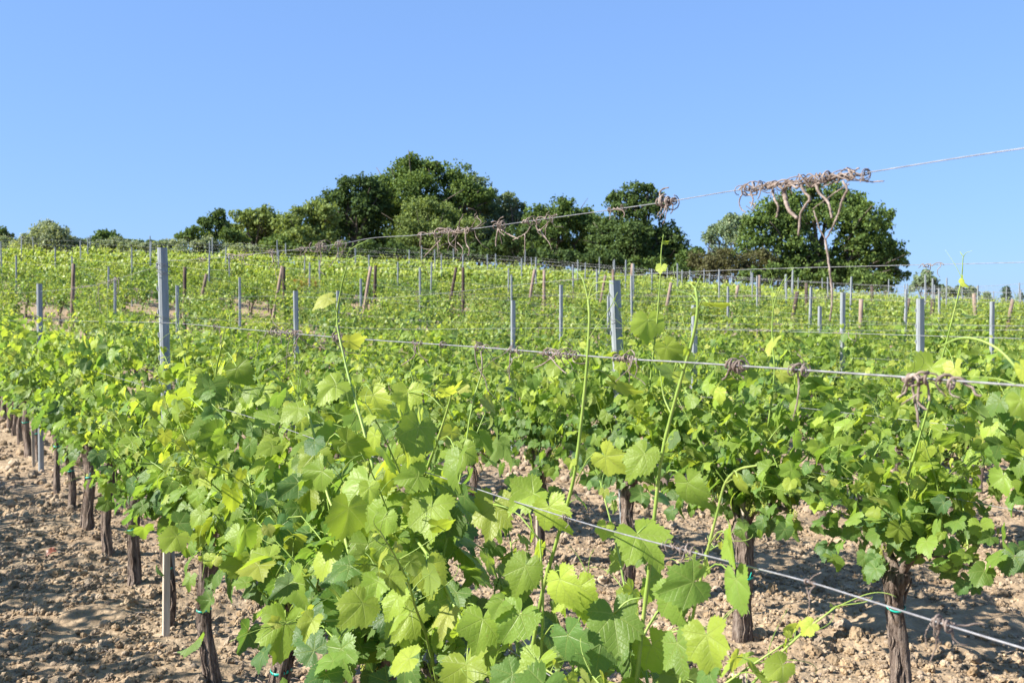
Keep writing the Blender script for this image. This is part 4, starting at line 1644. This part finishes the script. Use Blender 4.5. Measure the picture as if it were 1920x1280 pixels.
TEND = [  # wire, from px, to px, loops, radius m, thickness m, dangles, length of the loose ends, label
    ('T', 1384, 1612, 140, 0.0092, 0.0016, 4, 0.03, 'thick pale twist of old tendrils with hanging canes on the top wire against the sky', BIG),
    ('T', 775, 880, 60, 0.016, 0.0019, 6, 0.10, 'broad tangle of dry tendrils on the top wire in front of the trees',
     [(5, (872, 428), (874, 455), (880, 468), (878, 480)), (4, (826, 450), (806, 470), (795, 482)), (3, (858, 455), (868, 468), (862, 490))]),
    ('T', 922, 946, 14, 0.012, 0.0019, 2, 0.07, 'small knot of dry tendrils with two hanging ends, right of the broad tangle',
     [(5, (934, 430), (930, 450), (930, 462)), (5, (940, 430), (955, 440), (972, 448)), (4, (932, 425), (936, 412), (944, 406))]),
    ('T', 975, 1032, 22, 0.010, 0.0017, 3, 0.07, 'loose dry tendrils hooked on the top wire left of the dark oak',
     [(4, (995, 425), (985, 438), (962, 450)), (3.5, (984, 438), (984, 460), (983, 478)), (4, (1012, 430), (1020, 442), (1026, 450)), (4, (1005, 424), (1012, 432), (1030, 415))]),
    ('T', 1132, 1166, 16, 0.010, 0.0015, 1, 0.04, 'small curl of dry tendrils on the top wire in front of the tall oak', []),
    ('T', 1230, 1256, 26, 0.013, 0.0020, 3, 0.05, 'round dry tendril knot with a hooked upper end on the top wire against the sky',
     [(5, (1242, 378), (1237, 362), (1244, 354), (1254, 352))]),
    ('T', 585, 610, 26, 0.026, 0.0022, 2, 0.09, 'dark round ball of dry tendrils on the top wire', []),
    ('T', 545, 580, 14, 0.014, 0.0020, 1, 0.08, 'thin winding of dry tendrils left of the round tendril ball', []),
    ('T', 500, 516, 10, 0.016, 0.0020, 2, 0.12, 'dry tendrils with a long hanging hook on the top wire', [(3, (508, 476), (512, 490), (504, 505))]),
    ('T', 420, 475, 26, 0.014, 0.0022, 2, 0.09, 'ragged winding of dry tendrils on the top wire near the tall post', []),
    ('T', 368, 394, 16, 0.016, 0.0022, 0, 0.06, 'first short winding of dry tendrils right of the tall post on the top wire', []),
    ('T', 628, 642, 8, 0.014, 0.0020, 1, 0.09, 'single looped dry tendril right of the round tendril ball', []),
    ('M', 1675, 1790, 26, 0.009, 0.0026, 2, 0.05, 'thick curled dry tendrils hanging from the middle wire at the right edge',
     [(8, (1690, 708), (1700, 722), (1697, 735), (1682, 745)), (9, (1712, 706), (1712, 730), (1718, 765), (1722, 800)), (9, (1722, 712), (1722, 740), (1722, 755), (1738, 768)),
      (6, (1728, 735), (1710, 745), (1690, 758)), (10, (1705, 708), (1716, 704), (1722, 716)), (7, (1745, 712), (1768, 714), (1776, 706), (1770, 700)), (5, (1782, 718), (1782, 738), (1800, 745))]),
    ('M', 1476, 1502, 18, 0.010, 0.0022, 0, 0.06, 'dry tendril knot on the middle wire with one long tail hanging down',
     [(6, (1496, 698), (1498, 730), (1492, 765), (1488, 782))]),
    ('M', 1350, 1392, 24, 0.010, 0.0022, 1, 0.04, 'curled dry tendril knot on the middle wire above the green shoots', [(6, (1368, 690), (1362, 705), (1354, 712))]),
    ('M', 1150, 1190, 26, 0.012, 0.0018, 2, 0.06, 'dry tendrils wound on the middle wire just right of the centre post', [(4, (1185, 676), (1190, 665), (1183, 656), (1175, 660))]),
    ('M', 1006, 1076, 34, 0.012, 0.0020, 2, 0.08, 'large crossed tangle of dry tendrils on the middle wire',
     [(5, (1042, 664), (1022, 680), (1002, 690)), (4, (1030, 668), (1050, 690), (1062, 700)), (4, (1020, 662), (1040, 672), (1035, 660))]),
    ('M', 952, 972, 14, 0.012, 0.0017, 1, 0.10, 'dry tendrils with a long tail on the middle wire left of the crossed tangle', [(4, (957, 662), (955, 690), (956, 712))]),
    ('M', 888, 910, 14, 0.014, 0.0018, 2, 0.13, 'dry tendrils on the middle wire with ends reaching down over the leaves', [(4, (902, 658), (904, 690), (900, 712))]),
    ('M', 768, 788, 12, 0.012, 0.0018, 1, 0.13, 'dry tendrils with a curved tail on the middle wire above yellow leaves', [(4, (780, 645), (776, 668), (752, 685))]),
    ('M', 820, 834, 6, 0.010, 0.0016, 0, 0.06, 'tiny ring of dry tendril on the middle wire', []),
    ('M', 624, 646, 30, 0.020, 0.0022, 2, 0.12, 'dense knot of dry tendrils on the middle wire in front of a slim post', []),
    ('M', 540, 560, 26, 0.024, 0.0022, 3, 0.18, 'dense dark knot of dry tendrils with long drooping ends on the middle wire', []),
    ('M', 500, 534, 18, 0.018, 0.0022, 2, 0.14, 'dry tendrils on the middle wire left of the dense dark knot', []),
    ('M', 398, 412, 12, 0.018, 0.0022, 2, 0.12, 'small bunch of dry tendrils on the middle wire nearest the tall post', []),
    ('L', 1725, 1765, 20, 0.008, 0.0016, 3, 0.06, 'dry tendrils curled round the lowest wire at the bottom right', [(3, (1742, 1172), (1735, 1190), (1737, 1215))]),
    ('L', 1505, 1518, 6, 0.006, 0.0018, 0, 0.03, 'dry tendril end pointing down from the lower wire over the soil', [(4, (1512, 1100), (1518, 1125), (1514, 1148)), (4, (1512, 1095), (1525, 1080), (1540, 1072))]),
    ('L', 1240, 1298, 30, 0.012, 0.0017, 2, 0.07, 'bristly nest of dry tendrils on the lower wire between the tall shoots', []),
    ('L', 1052, 1066, 8, 0.008, 0.0016, 1, 0.03, 'single dry tendril twist on the lower wire', []),
    ('L', 690, 748, 24, 0.010, 0.0018, 0, 0.05, 'dry tendrils wound along the lower wire behind a big leaf', []),
    ('L', 590, 615, 12, 0.012, 0.0020, 0, 0.05, 'short dry winding on the lower wire among leaves at left', []),
    ('S', 180, 222, 30, 0.022, 0.0026, 4, 0.22, 'bushy bunch of dry tendrils on the sagging wire left of the tall post', []),
    ('S', 120, 170, 24, 0.016, 0.0024, 2, 0.12, 'thin dry tendrils on the sagging wire above the left vines', []),
]
for i, (w, x0, x1, loops, rad, th, dn, dl, lab, traced) in enumerate(TEND):
    P = {'T': W_TOP_F, 'M': W_MID_F, 'L': W_LOW_F, 'S': W_TOP2_F}[w]
    a, b = on_poly(P, x0), on_poly(P, x1)
    if a is None or b is None:
        continue
    mb = tendril_clump(900 + i, a, b, loops, rad * (0.62 if a[1] > 2.2 else 0.85), th, dn, dl, traced, -0.07 if w == 'L' else 0.0)
    tag(mb.link('dried_tendrils', M_CANE), lab, 'tendrils', 'old dried tendrils on the wires')
# smaller ones on the wires of the rows behind
gt = R(64)
nt_ = 0
rowcount = {}
for (k, j), pts in WIRES.items():
    if k > 6 or j < 3:
        continue
    Q = spline(pts, 400)
    for _ in range(9 if k < 5 else 6):
        i = int(gt.integers(5, 380))
        p = project(Q[i])
        if not p or not 10 < p[0] < 1910 or Q[i][1] > 19:
            continue
        sp = int(gt.integers(2, 7))
        mb = tendril_clump(2000 + nt_, Q[i], Q[min(i + sp, 399)], 14, 0.005 + 0.0009 * Q[i][1], 0.0022 if k < 4 else 0.003, 2, 0.02 + 0.009 * Q[i][1])
        o = mb.link('dried_tendrils', M_CANE)
        rowcount.setdefault((k, j), []).append((p[0], o))
        nt_ += 1
for (k, j), lst in rowcount.items():
    lst.sort(key=lambda q: -q[0])
    for i, (px, o) in enumerate(lst):
        tag(o, f"dry tendril knot, {ordinal(i + 1)} from right, {HT[j][1]} wire of {ordinal(k)} row", 'tendrils', 'old dried tendrils on the wires')

# ------------------------------------------------------------------ trees beyond the vines
def crown_mesh(g, lobes, leaf, dens, gap):
    """lobes: (centre, radii). Leaves sit on the shells of many small puffs inside each lobe"""
    mb = MB()
    tv = np.array([(-0.5, 0, 0.0), (0, -0.62, 0.06), (0.5, 0, 0.0), (0, 0.62, 0.06)])
    tf = np.array([(0, 1, 2, 3)])
    PP, NN, SS, AA = [], [], [], []
    sub = []
    for c, r in lobes:                      # each lobe breaks up into smaller uneven masses
        for _ in range(5):
            o = unit(g.normal(size=3) + np.array([0, -0.15, 0.15])) * g.uniform(0.35, 0.62)
            sub.append((c + o * np.array(r), np.array(r) * g.uniform(0.38, 0.66) * np.array([1.1, 1.1, 0.85])))
    for c, r in sub:
        rm = float(np.mean(r))
        npf = int(5 + 11 * rm * rm)
        d = unit(g.normal(size=(npf, 3)))
        d[:, 2] = np.where(d[:, 2] < -0.55, -d[:, 2], d[:, 2])
        pc = c + d * (g.uniform(0.35, 1.0, npf) ** 0.6)[:, None] * np.array(r) * 0.90
        pr = np.clip(rm * g.uniform(0.26, 0.50, npf), 0.22, 0.85)
        for q in range(npf):
            n = int(dens * pr[q] ** 2 * (0.16 / leaf) ** 2 * 130 + 9)
            e = unit(g.normal(size=(n, 3)) + d[q] * 0.35 + np.array([0, 0, 0.25]))
            rr = pr[q] * g.uniform(0.55, 1.08, n) ** 0.7
            PP.append(pc[q] + e * rr[:, None] * np.array([1.1, 1.1, 0.8]))
            NN.append(unit(e * 0.8 + g.normal(size=(n, 3)) * 0.55 + np.array([0, 0, 0.3])))
            SS.append(leaf * g.uniform(0.5, 1.25, n))
            AA.append(np.clip(0.45 + 0.35 * (g.random() - 0.5) + 0.2 * g.normal(size=n), 0, 1))
        k = int(16 * rm)                    # sprigs that break the outline
        dd = unit(g.normal(size=(k, 3)) + np.array([0, 0, 0.5]))
        for q in range(k):
            m = 14
            base = c + dd[q] * np.array(r) * 0.95
            st = base + dd[q] * (g.random(m) * 0.45 * rm)[:, None] * 0.8 + g.normal(size=(m, 3)) * 0.09
            PP.append(st)
            NN.append(unit(g.normal(size=(m, 3)) + np.array([0, 0, 0.4])))
            SS.append(leaf * g.uniform(0.6, 1.1, m))
            AA.append(np.clip(0.55 + 0.2 * g.normal(size=m), 0, 1))
    P, N, S, A = np.concatenate(PP), np.concatenate(NN), np.concatenate(SS), np.concatenate(AA)
    T = unit(np.cross(N, g.normal(size=P.shape)))
    X = np.cross(T, N)
    M = np.stack([X, T, N], 1) * S[:, None, None]
    batch(mb, tv, None, P, M, A, g.random(len(P)), None, tf)
    return mb


def tree(name, label, dep, lobes, mat, leaf=0.16, dens=1.0, cat='tree', group='trees beyond the vineyard', trunk_r=0.2, seed=0, base_px=None, depth_jit=0.8, stems=1):
    """lobes: (px, py, r px[, squash]) as the tree stands at its depth"""
    g = R(3000 + seed)
    sc = dep / FPX
    L = []
    for lb in lobes:
        px, py, rp = lb[:3]
        rp = rp * (1.13 if rp > 18 else 1.0)
        sq = lb[3] if len(lb) > 3 else 0.9
        c = at_depth(px, py, dep + g.uniform(-1, 1) * depth_jit * rp * sc)
        L.append((c, np.array([rp * sc, rp * sc, rp * sc * sq])))
    bx = base_px if base_px is not None else np.mean([l[0] for l in lobes])
    x = (bx - CX) * sc
    z = gzf(x, dep)
    root = empty(name, (x, dep, z))
    base = np.array([x, dep, z])
    tm = MB()
    hc = np.mean([c[0][2] for c in L]) - z
    fork = np.array([g.normal() * 0.1, g.normal() * 0.1, max(0.3, hc * 0.45)])
    tm.tube(spline([[0, 0, -0.3], [g.normal() * 0.05, 0, fork[2] * 0.5], fork], 8), np.linspace(trunk_r * 1.25, trunk_r * 0.8, 8), 9)
    for c, r in L:
        e = c - base
        tm.tube(spline([fork - UP * 0.1, (fork + e) / 2 + g.normal(size=3) * 0.25 + UP * 0.2, e], 8), np.linspace(trunk_r * 0.55, trunk_r * 0.12, 8), 6)
        for _ in range(3):
            q = e + g.normal(size=3) * r * 0.55
            m_ = (fork + e * 2) / 3
            tm.tube(spline([m_, (m_ + q) / 2 + g.normal(size=3) * 0.15, q], 6), np.linspace(trunk_r * 0.25, trunk_r * 0.06, 6), 5)
    tm.link('trunk', M_TREEBARK, root)
    cm = crown_mesh(g, [(c - base, r) for c, r in L], leaf, dens, 0)
    cm.link('crown', mat, root, smooth=False, attrs=True)
    return tag(root, label, cat, group)


# big oak left of the middle
tree('oak_tree', 'tallest broad dark oak, highest point of the tree line', 70,
     [(770, 332, 40), (802, 318, 32), (745, 352, 38), (840, 346, 38), (790, 370, 55), (730, 400, 50), (850, 395, 48), (872, 358, 28), (772, 306, 18), (720, 345, 22), (905, 372, 22), (815, 430, 55), (745, 450, 50), (720, 480, 40), (800, 480, 44), (860, 475, 40)], M_OAK, seed=1, trunk_r=0.32)
tree('oak_tree', 'dense dark tree with ragged top directly left of the tallest oak', 67,
     [(655, 365, 30), (690, 355, 30), (628, 388, 32), (712, 362, 24), (668, 405, 42), (705, 400, 40), (640, 435, 40), (690, 445, 42), (630, 470, 34), (680, 480, 36), (648, 345, 12), (690, 345, 12)], M_DARK, seed=2, trunk_r=0.24)
tree('ash_tree', 'grey green rounded tree on the right shoulder of the tallest oak', 73,
     [(885, 365, 34), (915, 372, 28), (900, 400, 36), (935, 405, 26), (880, 430, 40), (930, 440, 34), (900, 470, 38), (950, 470, 34)], M_GREYGREEN, seed=3, trunk_r=0.2)
tree('locust_tree', 'paler green feathery tree in front of the tallest oak', 64,
     [(800, 400, 38), (840, 410, 36), (770, 425, 32), (870, 430, 34), (815, 445, 40), (770, 465, 30), (860, 470, 34)], M_LOCUST, seed=4, leaf=0.13, trunk_r=0.14)
tree('ash_tree', 'slim thin-leaved tree standing up between the two oaks', 72,
     [(955, 375, 18), (968, 392, 18), (945, 400, 18), (975, 410, 18), (955, 425, 22)], M_GREYGREEN, seed=5, dens=0.6, trunk_r=0.12)
tree('oak_tree', 'wide green tree with low domed top between slim tree and tall right oak', 69,
     [(1060, 392, 24), (1030, 402, 24), (1090, 405, 24), (1005, 415, 24), (1050, 430, 40), (1095, 440, 36), (1000, 450, 36), (1050, 470, 40), (1000, 480, 36), (1090, 482, 36)], M_OAK, seed=6, trunk_r=0.22)
tree('oak_tree', 'tall dark oak with three-pointed top left of the sky gap', 66,
     [(1190, 368, 24), (1152, 378, 18), (1220, 385, 24), (1175, 400, 34), (1215, 420, 38), (1150, 420, 34), (1250, 440, 32), (1180, 455, 44), (1240, 478, 42), (1130, 460, 36), (1272, 470, 20), (1170, 490, 36), (1220, 500, 34), (1130, 490, 34), (1215, 355, 10)], M_DARK, seed=7, trunk_r=0.3)
tree('oak_tree', 'large broad oak standing alone at the right with rounded crown', 62,
     [(1500, 380, 36), (1555, 375, 36), (1450, 395, 34), (1600, 392, 36), (1425, 425, 30), (1530, 420, 56), (1470, 440, 50), (1600, 440, 54), (1650, 420, 28), (1655, 465, 34), (1410, 470, 40),
      (1500, 490, 48), (1570, 490, 50), (1640, 500, 42), (1685, 510, 22), (1440, 505, 40), (1680, 480, 18), (1525, 360, 18), (1470, 512, 40), (1530, 520, 40), (1610, 520, 36)], M_OAK, seed=8, trunk_r=0.36, dens=0.95)
tree('poplar_tree', 'thin grey green tree behind the left side of the lone right oak', 74,
     [(1345, 430, 20), (1365, 418, 20), (1390, 425, 22), (1330, 450, 18), (1370, 455, 30), (1350, 480, 30)], M_GREYGREEN, seed=9, dens=0.6, trunk_r=0.14)
tree('shrub', 'brownish dry shrub below the left side of the lone right oak', 60,
     [(1365, 485, 26), (1335, 495, 24), (1400, 492, 26), (1430, 485, 20), (1310, 492, 20), (1370, 508, 28), (1335, 512, 24), (1405, 514, 26)], M_DRYBUSH, seed=10, cat='shrub', leaf=0.11, trunk_r=0.08)
tree('shrub', 'dark low bush in the sky gap between the two right oaks', 63,
     [(1290, 490, 20), (1310, 475, 14), (1330, 500, 20), (1280, 510, 22), (1315, 512, 22)], M_OAK, seed=11, cat='shrub', trunk_r=0.08)
tree('ash_tree', 'light green feathery tree left of the dense dark trees', 66,
     [(485, 405, 24), (460, 415, 22), (505, 412, 26), (525, 425, 24), (485, 435, 34), (428, 436, 20), (445, 440, 24), (520, 440, 26), (470, 462, 26), (510, 465, 26)], M_LOCUST, seed=12, dens=0.8, trunk_r=0.14)
tree('locust_tree', 'olive green bushy tree between feathery tree and dense dark tree', 64,
     [(560, 408, 24), (588, 402, 24), (532, 424, 26), (612, 402, 26), (600, 425, 30), (565, 445, 34), (610, 455, 30), (550, 470, 30), (590, 474, 30)], M_LOCUST, seed=13, trunk_r=0.14)
tree('sapling', 'sparse dark sapling with bare twigs at the left end of the trees', 62,
     [(405, 415, 16), (390, 425, 16), (422, 430, 14), (410, 400, 9), (380, 415, 8)], M_DARK, seed=14, dens=0.35, leaf=0.14, trunk_r=0.07)
tree('shrub', 'dark green shrub at the left foot of the tree group', 61,
     [(365, 445, 20), (345, 448, 14), (390, 448, 22), (425, 450, 20), (450, 462, 20)], M_OAK, seed=15, cat='shrub', trunk_r=0.07)
tree('shrub', 'shaded green undergrowth bush below the left dense tree', 60,
     [(520, 462, 24), (560, 470, 24), (600, 475, 26), (640, 478, 26)], M_OAK, seed=16, cat='shrub', trunk_r=0.07)
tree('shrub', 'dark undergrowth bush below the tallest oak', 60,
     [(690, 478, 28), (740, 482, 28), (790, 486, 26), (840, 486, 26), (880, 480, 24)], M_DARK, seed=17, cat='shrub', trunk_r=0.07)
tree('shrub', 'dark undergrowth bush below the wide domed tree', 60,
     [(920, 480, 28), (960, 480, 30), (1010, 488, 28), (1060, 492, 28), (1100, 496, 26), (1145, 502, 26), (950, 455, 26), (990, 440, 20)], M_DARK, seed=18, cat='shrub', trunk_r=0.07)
tree('shrub', 'green undergrowth bush below the tall three-pointed oak', 60,
     [(1190, 505, 26), (1235, 510, 26), (1275, 512, 22)], M_OAK, seed=19, cat='shrub', trunk_r=0.07)
tree('shrub', 'green undergrowth bush below the lone right oak', 58,
     [(1450, 520, 22), (1500, 524, 24), (1550, 526, 24), (1610, 530, 24), (1660, 532, 22), (1400, 516, 20)], M_OAK, seed=20, cat='shrub', trunk_r=0.07)
tree('poplar_tree', 'small hazy grey tree just right of the lone oak', 110,
     [(1728, 525, 16), (1745, 528, 14), (1735, 515, 12), (1720, 538, 14), (1752, 542, 12)], M_GREYGREEN, seed=21, trunk_r=0.2, leaf=0.22, dens=0.7)
for i, (px, py, r) in enumerate(((1778, 550, 11), (1800, 545, 9), (1822, 548, 9), (1850, 558, 8), (1765, 545, 9))):
    tree('poplar_tree', ['distant low round tree nearest the small hazy grey tree', 'distant low tree with pointed top at the right', 'distant low tree left of the cypress gap',
                         'smallest distant tree just left of the cypress', 'distant low tree half hidden by the hazy grey tree'][i], 118 + i * 3,
         [(px - 5, py + 3, r), (px + 6, py + 4, r * 0.9), (px, py - 5, r * 0.7)], M_GREYGREEN, seed=30 + i, trunk_r=0.15, leaf=0.24, dens=0.6, group='distant trees at the right')
tree('cypress_tree', 'dark narrow cypress near the right edge of the skyline', 105,
     [(1886, 545, 6, 1.6), (1886, 556, 8, 1.4), (1887, 568, 10, 1.2), (1888, 578, 11, 1.0)], M_CYPRESS, seed=40, trunk_r=0.12, leaf=0.18, dens=1.4, depth_jit=0.1, group='cypresses on the skyline')
tree('cypress_tree', 'tiny slim cypress at the right edge of the picture', 125,
     [(1914, 560, 4, 2.2), (1914, 572, 5, 1.6), (1908, 572, 6, 1.2)], M_CYPRESS, seed=41, trunk_r=0.1, leaf=0.18, dens=1.4, depth_jit=0.1, group='cypresses on the skyline')
tree('thicket', 'dense shaded thicket filling the gaps behind the trees at the left of the group', 80,
     [(440, 448, 24), (478, 440, 26), (520, 436, 30), (565, 436, 30), (610, 432, 34), (655, 420, 38), (700, 410, 40), (500, 465, 30), (560, 468, 30), (620, 468, 34), (680, 460, 38)],
     M_OAK, seed=70, trunk_r=0.15, dens=0.9)
tree('thicket', 'dense shaded thicket filling the gaps behind the tallest oak and the domed tree', 80,
     [(750, 410, 44), (800, 405, 46), (850, 410, 46), (900, 415, 42), (945, 430, 34), (990, 440, 34), (1040, 436, 34), (760, 460, 42), (830, 465, 42), (900, 465, 40), (970, 470, 36), (1040, 475, 34)],
     M_OAK, seed=71, trunk_r=0.15, dens=0.9)
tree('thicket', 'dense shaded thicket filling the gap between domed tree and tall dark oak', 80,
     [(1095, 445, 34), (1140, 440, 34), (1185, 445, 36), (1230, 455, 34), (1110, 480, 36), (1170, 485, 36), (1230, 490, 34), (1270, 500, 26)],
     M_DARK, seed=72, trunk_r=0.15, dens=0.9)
# the silvery olives along the upper left edge of the vines
OL = [(85, 'tallest silvery olive tree at the upper left', [(75, 445, 22), (105, 440, 22), (60, 450, 18), (90, 428, 14), (115, 455, 20), (50, 462, 18)]),
      (150, 'low pale olive right of the tallest silvery olive', [(145, 462, 14), (165, 464, 14), (130, 466, 14)]),
      (200, 'pale olive in front of the round dark tree', [(200, 456, 14), (220, 460, 16), (185, 462, 14)]),
      (255, 'low grey olive right of the round dark tree', [(250, 464, 14), (275, 464, 12), (235, 466, 12)]),
      (310, 'low grey olive behind the top of the tall steel post', [(300, 462, 13), (320, 458, 14), (340, 460, 14)]),
      (385, 'pale olive below the sparse sapling', [(370, 462, 14), (395, 458, 15), (420, 466, 14)]),
      (460, 'pale olive below the light feathery tree', [(450, 472, 14), (475, 474, 14), (430, 474, 12)]),
      (15, 'grey olive at the left edge of the picture', [(20, 462, 18), (0, 464, 18), (35, 468, 14)])]
for i, (px, lab, lb) in enumerate(OL):
    lb = [(a, b, r * 1.15, 0.7) for a, b, r in lb] + [(a + 6, b + 18, r * 1.3, 0.8) for a, b, r in lb] + [(a - 14, b + 22, r * 1.2, 0.8) for a, b, r in lb]
    tree('olive_tree', lab, 55 + (i % 3), lb, M_OLIVE, seed=50 + i, leaf=0.11, dens=0.75, trunk_r=0.07, group='olive trees above the vines', base_px=px)
tree('oak_tree', 'round dark green tree alone on the left skyline', 66, [(190, 446, 15), (205, 445, 15), (180, 455, 15), (215, 455, 16), (197, 458, 16)], M_OAK, seed=60, trunk_r=0.15)
tree('oak_tree', 'dark tree cut by the left edge of the picture', 62, [(-15, 440, 22), (5, 450, 18), (25, 458, 14), (-10, 460, 22)], M_DARK, seed=61, trunk_r=0.15)
tree('shrub', 'thin dark hedge bush on the left skyline between olives', 68, [(240, 458, 9), (262, 458, 10), (285, 459, 9), (305, 460, 9), (150, 464, 9), (130, 465, 9)], M_OAK, seed=62, cat='shrub', trunk_r=0.05)

# one withered vine with rusty leaves among the green rows
wv = make_vine(810, 2, nsh=16, mat=M_RUST, tall=0.0, height=0.8)
yy = min(np.arange(18, 30, 0.1), key=lambda d: abs(project(((577 - CX) * d / FPX, d, gzf((577 - CX) * d / FPX, d) + 1.15))[1] - 526))
p = ((577 - CX) * yy / FPX, yy)
wv.location = (p[0], p[1], gzf(p[0], p[1]))
wv.rotation_euler = (0, 0, ROWANG)
wv.scale = (1.0, 1.2, 1.25)
tag(wv, 'withered vine with rusty orange leaves among the green rows left of centre', 'grapevine', 'grapevines planted in rows on the hillside')

# scraps of last year's leaves on the soil
for i, (px, py, dep_, lab) in enumerate(((1722, 966, 7.8, 'dry red leaf scrap on the soil behind the thick right trunk'), (1862, 986, 7.4, 'orange dry leaf scrap on the soil near the right edge'),
                                         (98, 1045, 6.55, 'dry reddish leaf scrap on the soil left of the first row'), (1762, 972, 7.7, 'dull red dry leaf scrap between two others on the right soil'),
                                         (1450, 1268, 4.35, 'dry red leaf scrap on the soil at the lower right foot of a trunk'))):
    mb = MB()
    lv = Leaves(0, R(70 + i))
    q = at_depth(px, py, dep_)
    zz = gzf(q[0], q[1]) + float(clodfield(np.array([q[0]]), np.array([q[1]]))[0]) + 0.03
    lv.add(np.array([0, 0, 0.0]), np.array([math.cos(i * 2.0), math.sin(i * 2.0), 0.1]), np.array([0.1, -0.5, 1.0]), 0.05, 0.3)
    lv.into(mb)
    o = mb.link('fallen_leaf', M_FALLEN, None, (q[0], q[1], zz), attrs=True)
    tag(o, lab, 'leaf', 'fallen dry leaves on the soil')


def litter():
    """prunings, stalk ends and crumbs of dry leaf lying between the clods"""
    g = R(91)
    mb = MB()
    n = 420
    y = 2.4 + 9.5 * g.random(n) ** 1.2
    x = (g.random(n) * 2 - 1) * (0.54 * y + 0.2)
    z = gz(x, y) + clodfield(x, y) + 0.012
    for i in range(n):
        a = g.uniform(0, 6.28)
        L = g.uniform(0.02, 0.16) ** 1.15
        d = np.array([math.cos(a), math.sin(a), g.normal() * 0.12])
        p = np.array([x[i], y[i], z[i]])
        mb.tube(spline([p - d * L / 2, p + np.array([g.normal() * 0.01, g.normal() * 0.01, 0.012]), p + d * L / 2], 5), g.uniform(0.0010, 0.0032), 4)
    return tag(mb.link('twig_litter', M_CANE), 'scattered dry twigs and prunings lying on the tilled soil', 'twigs', kind='stuff')


litter()
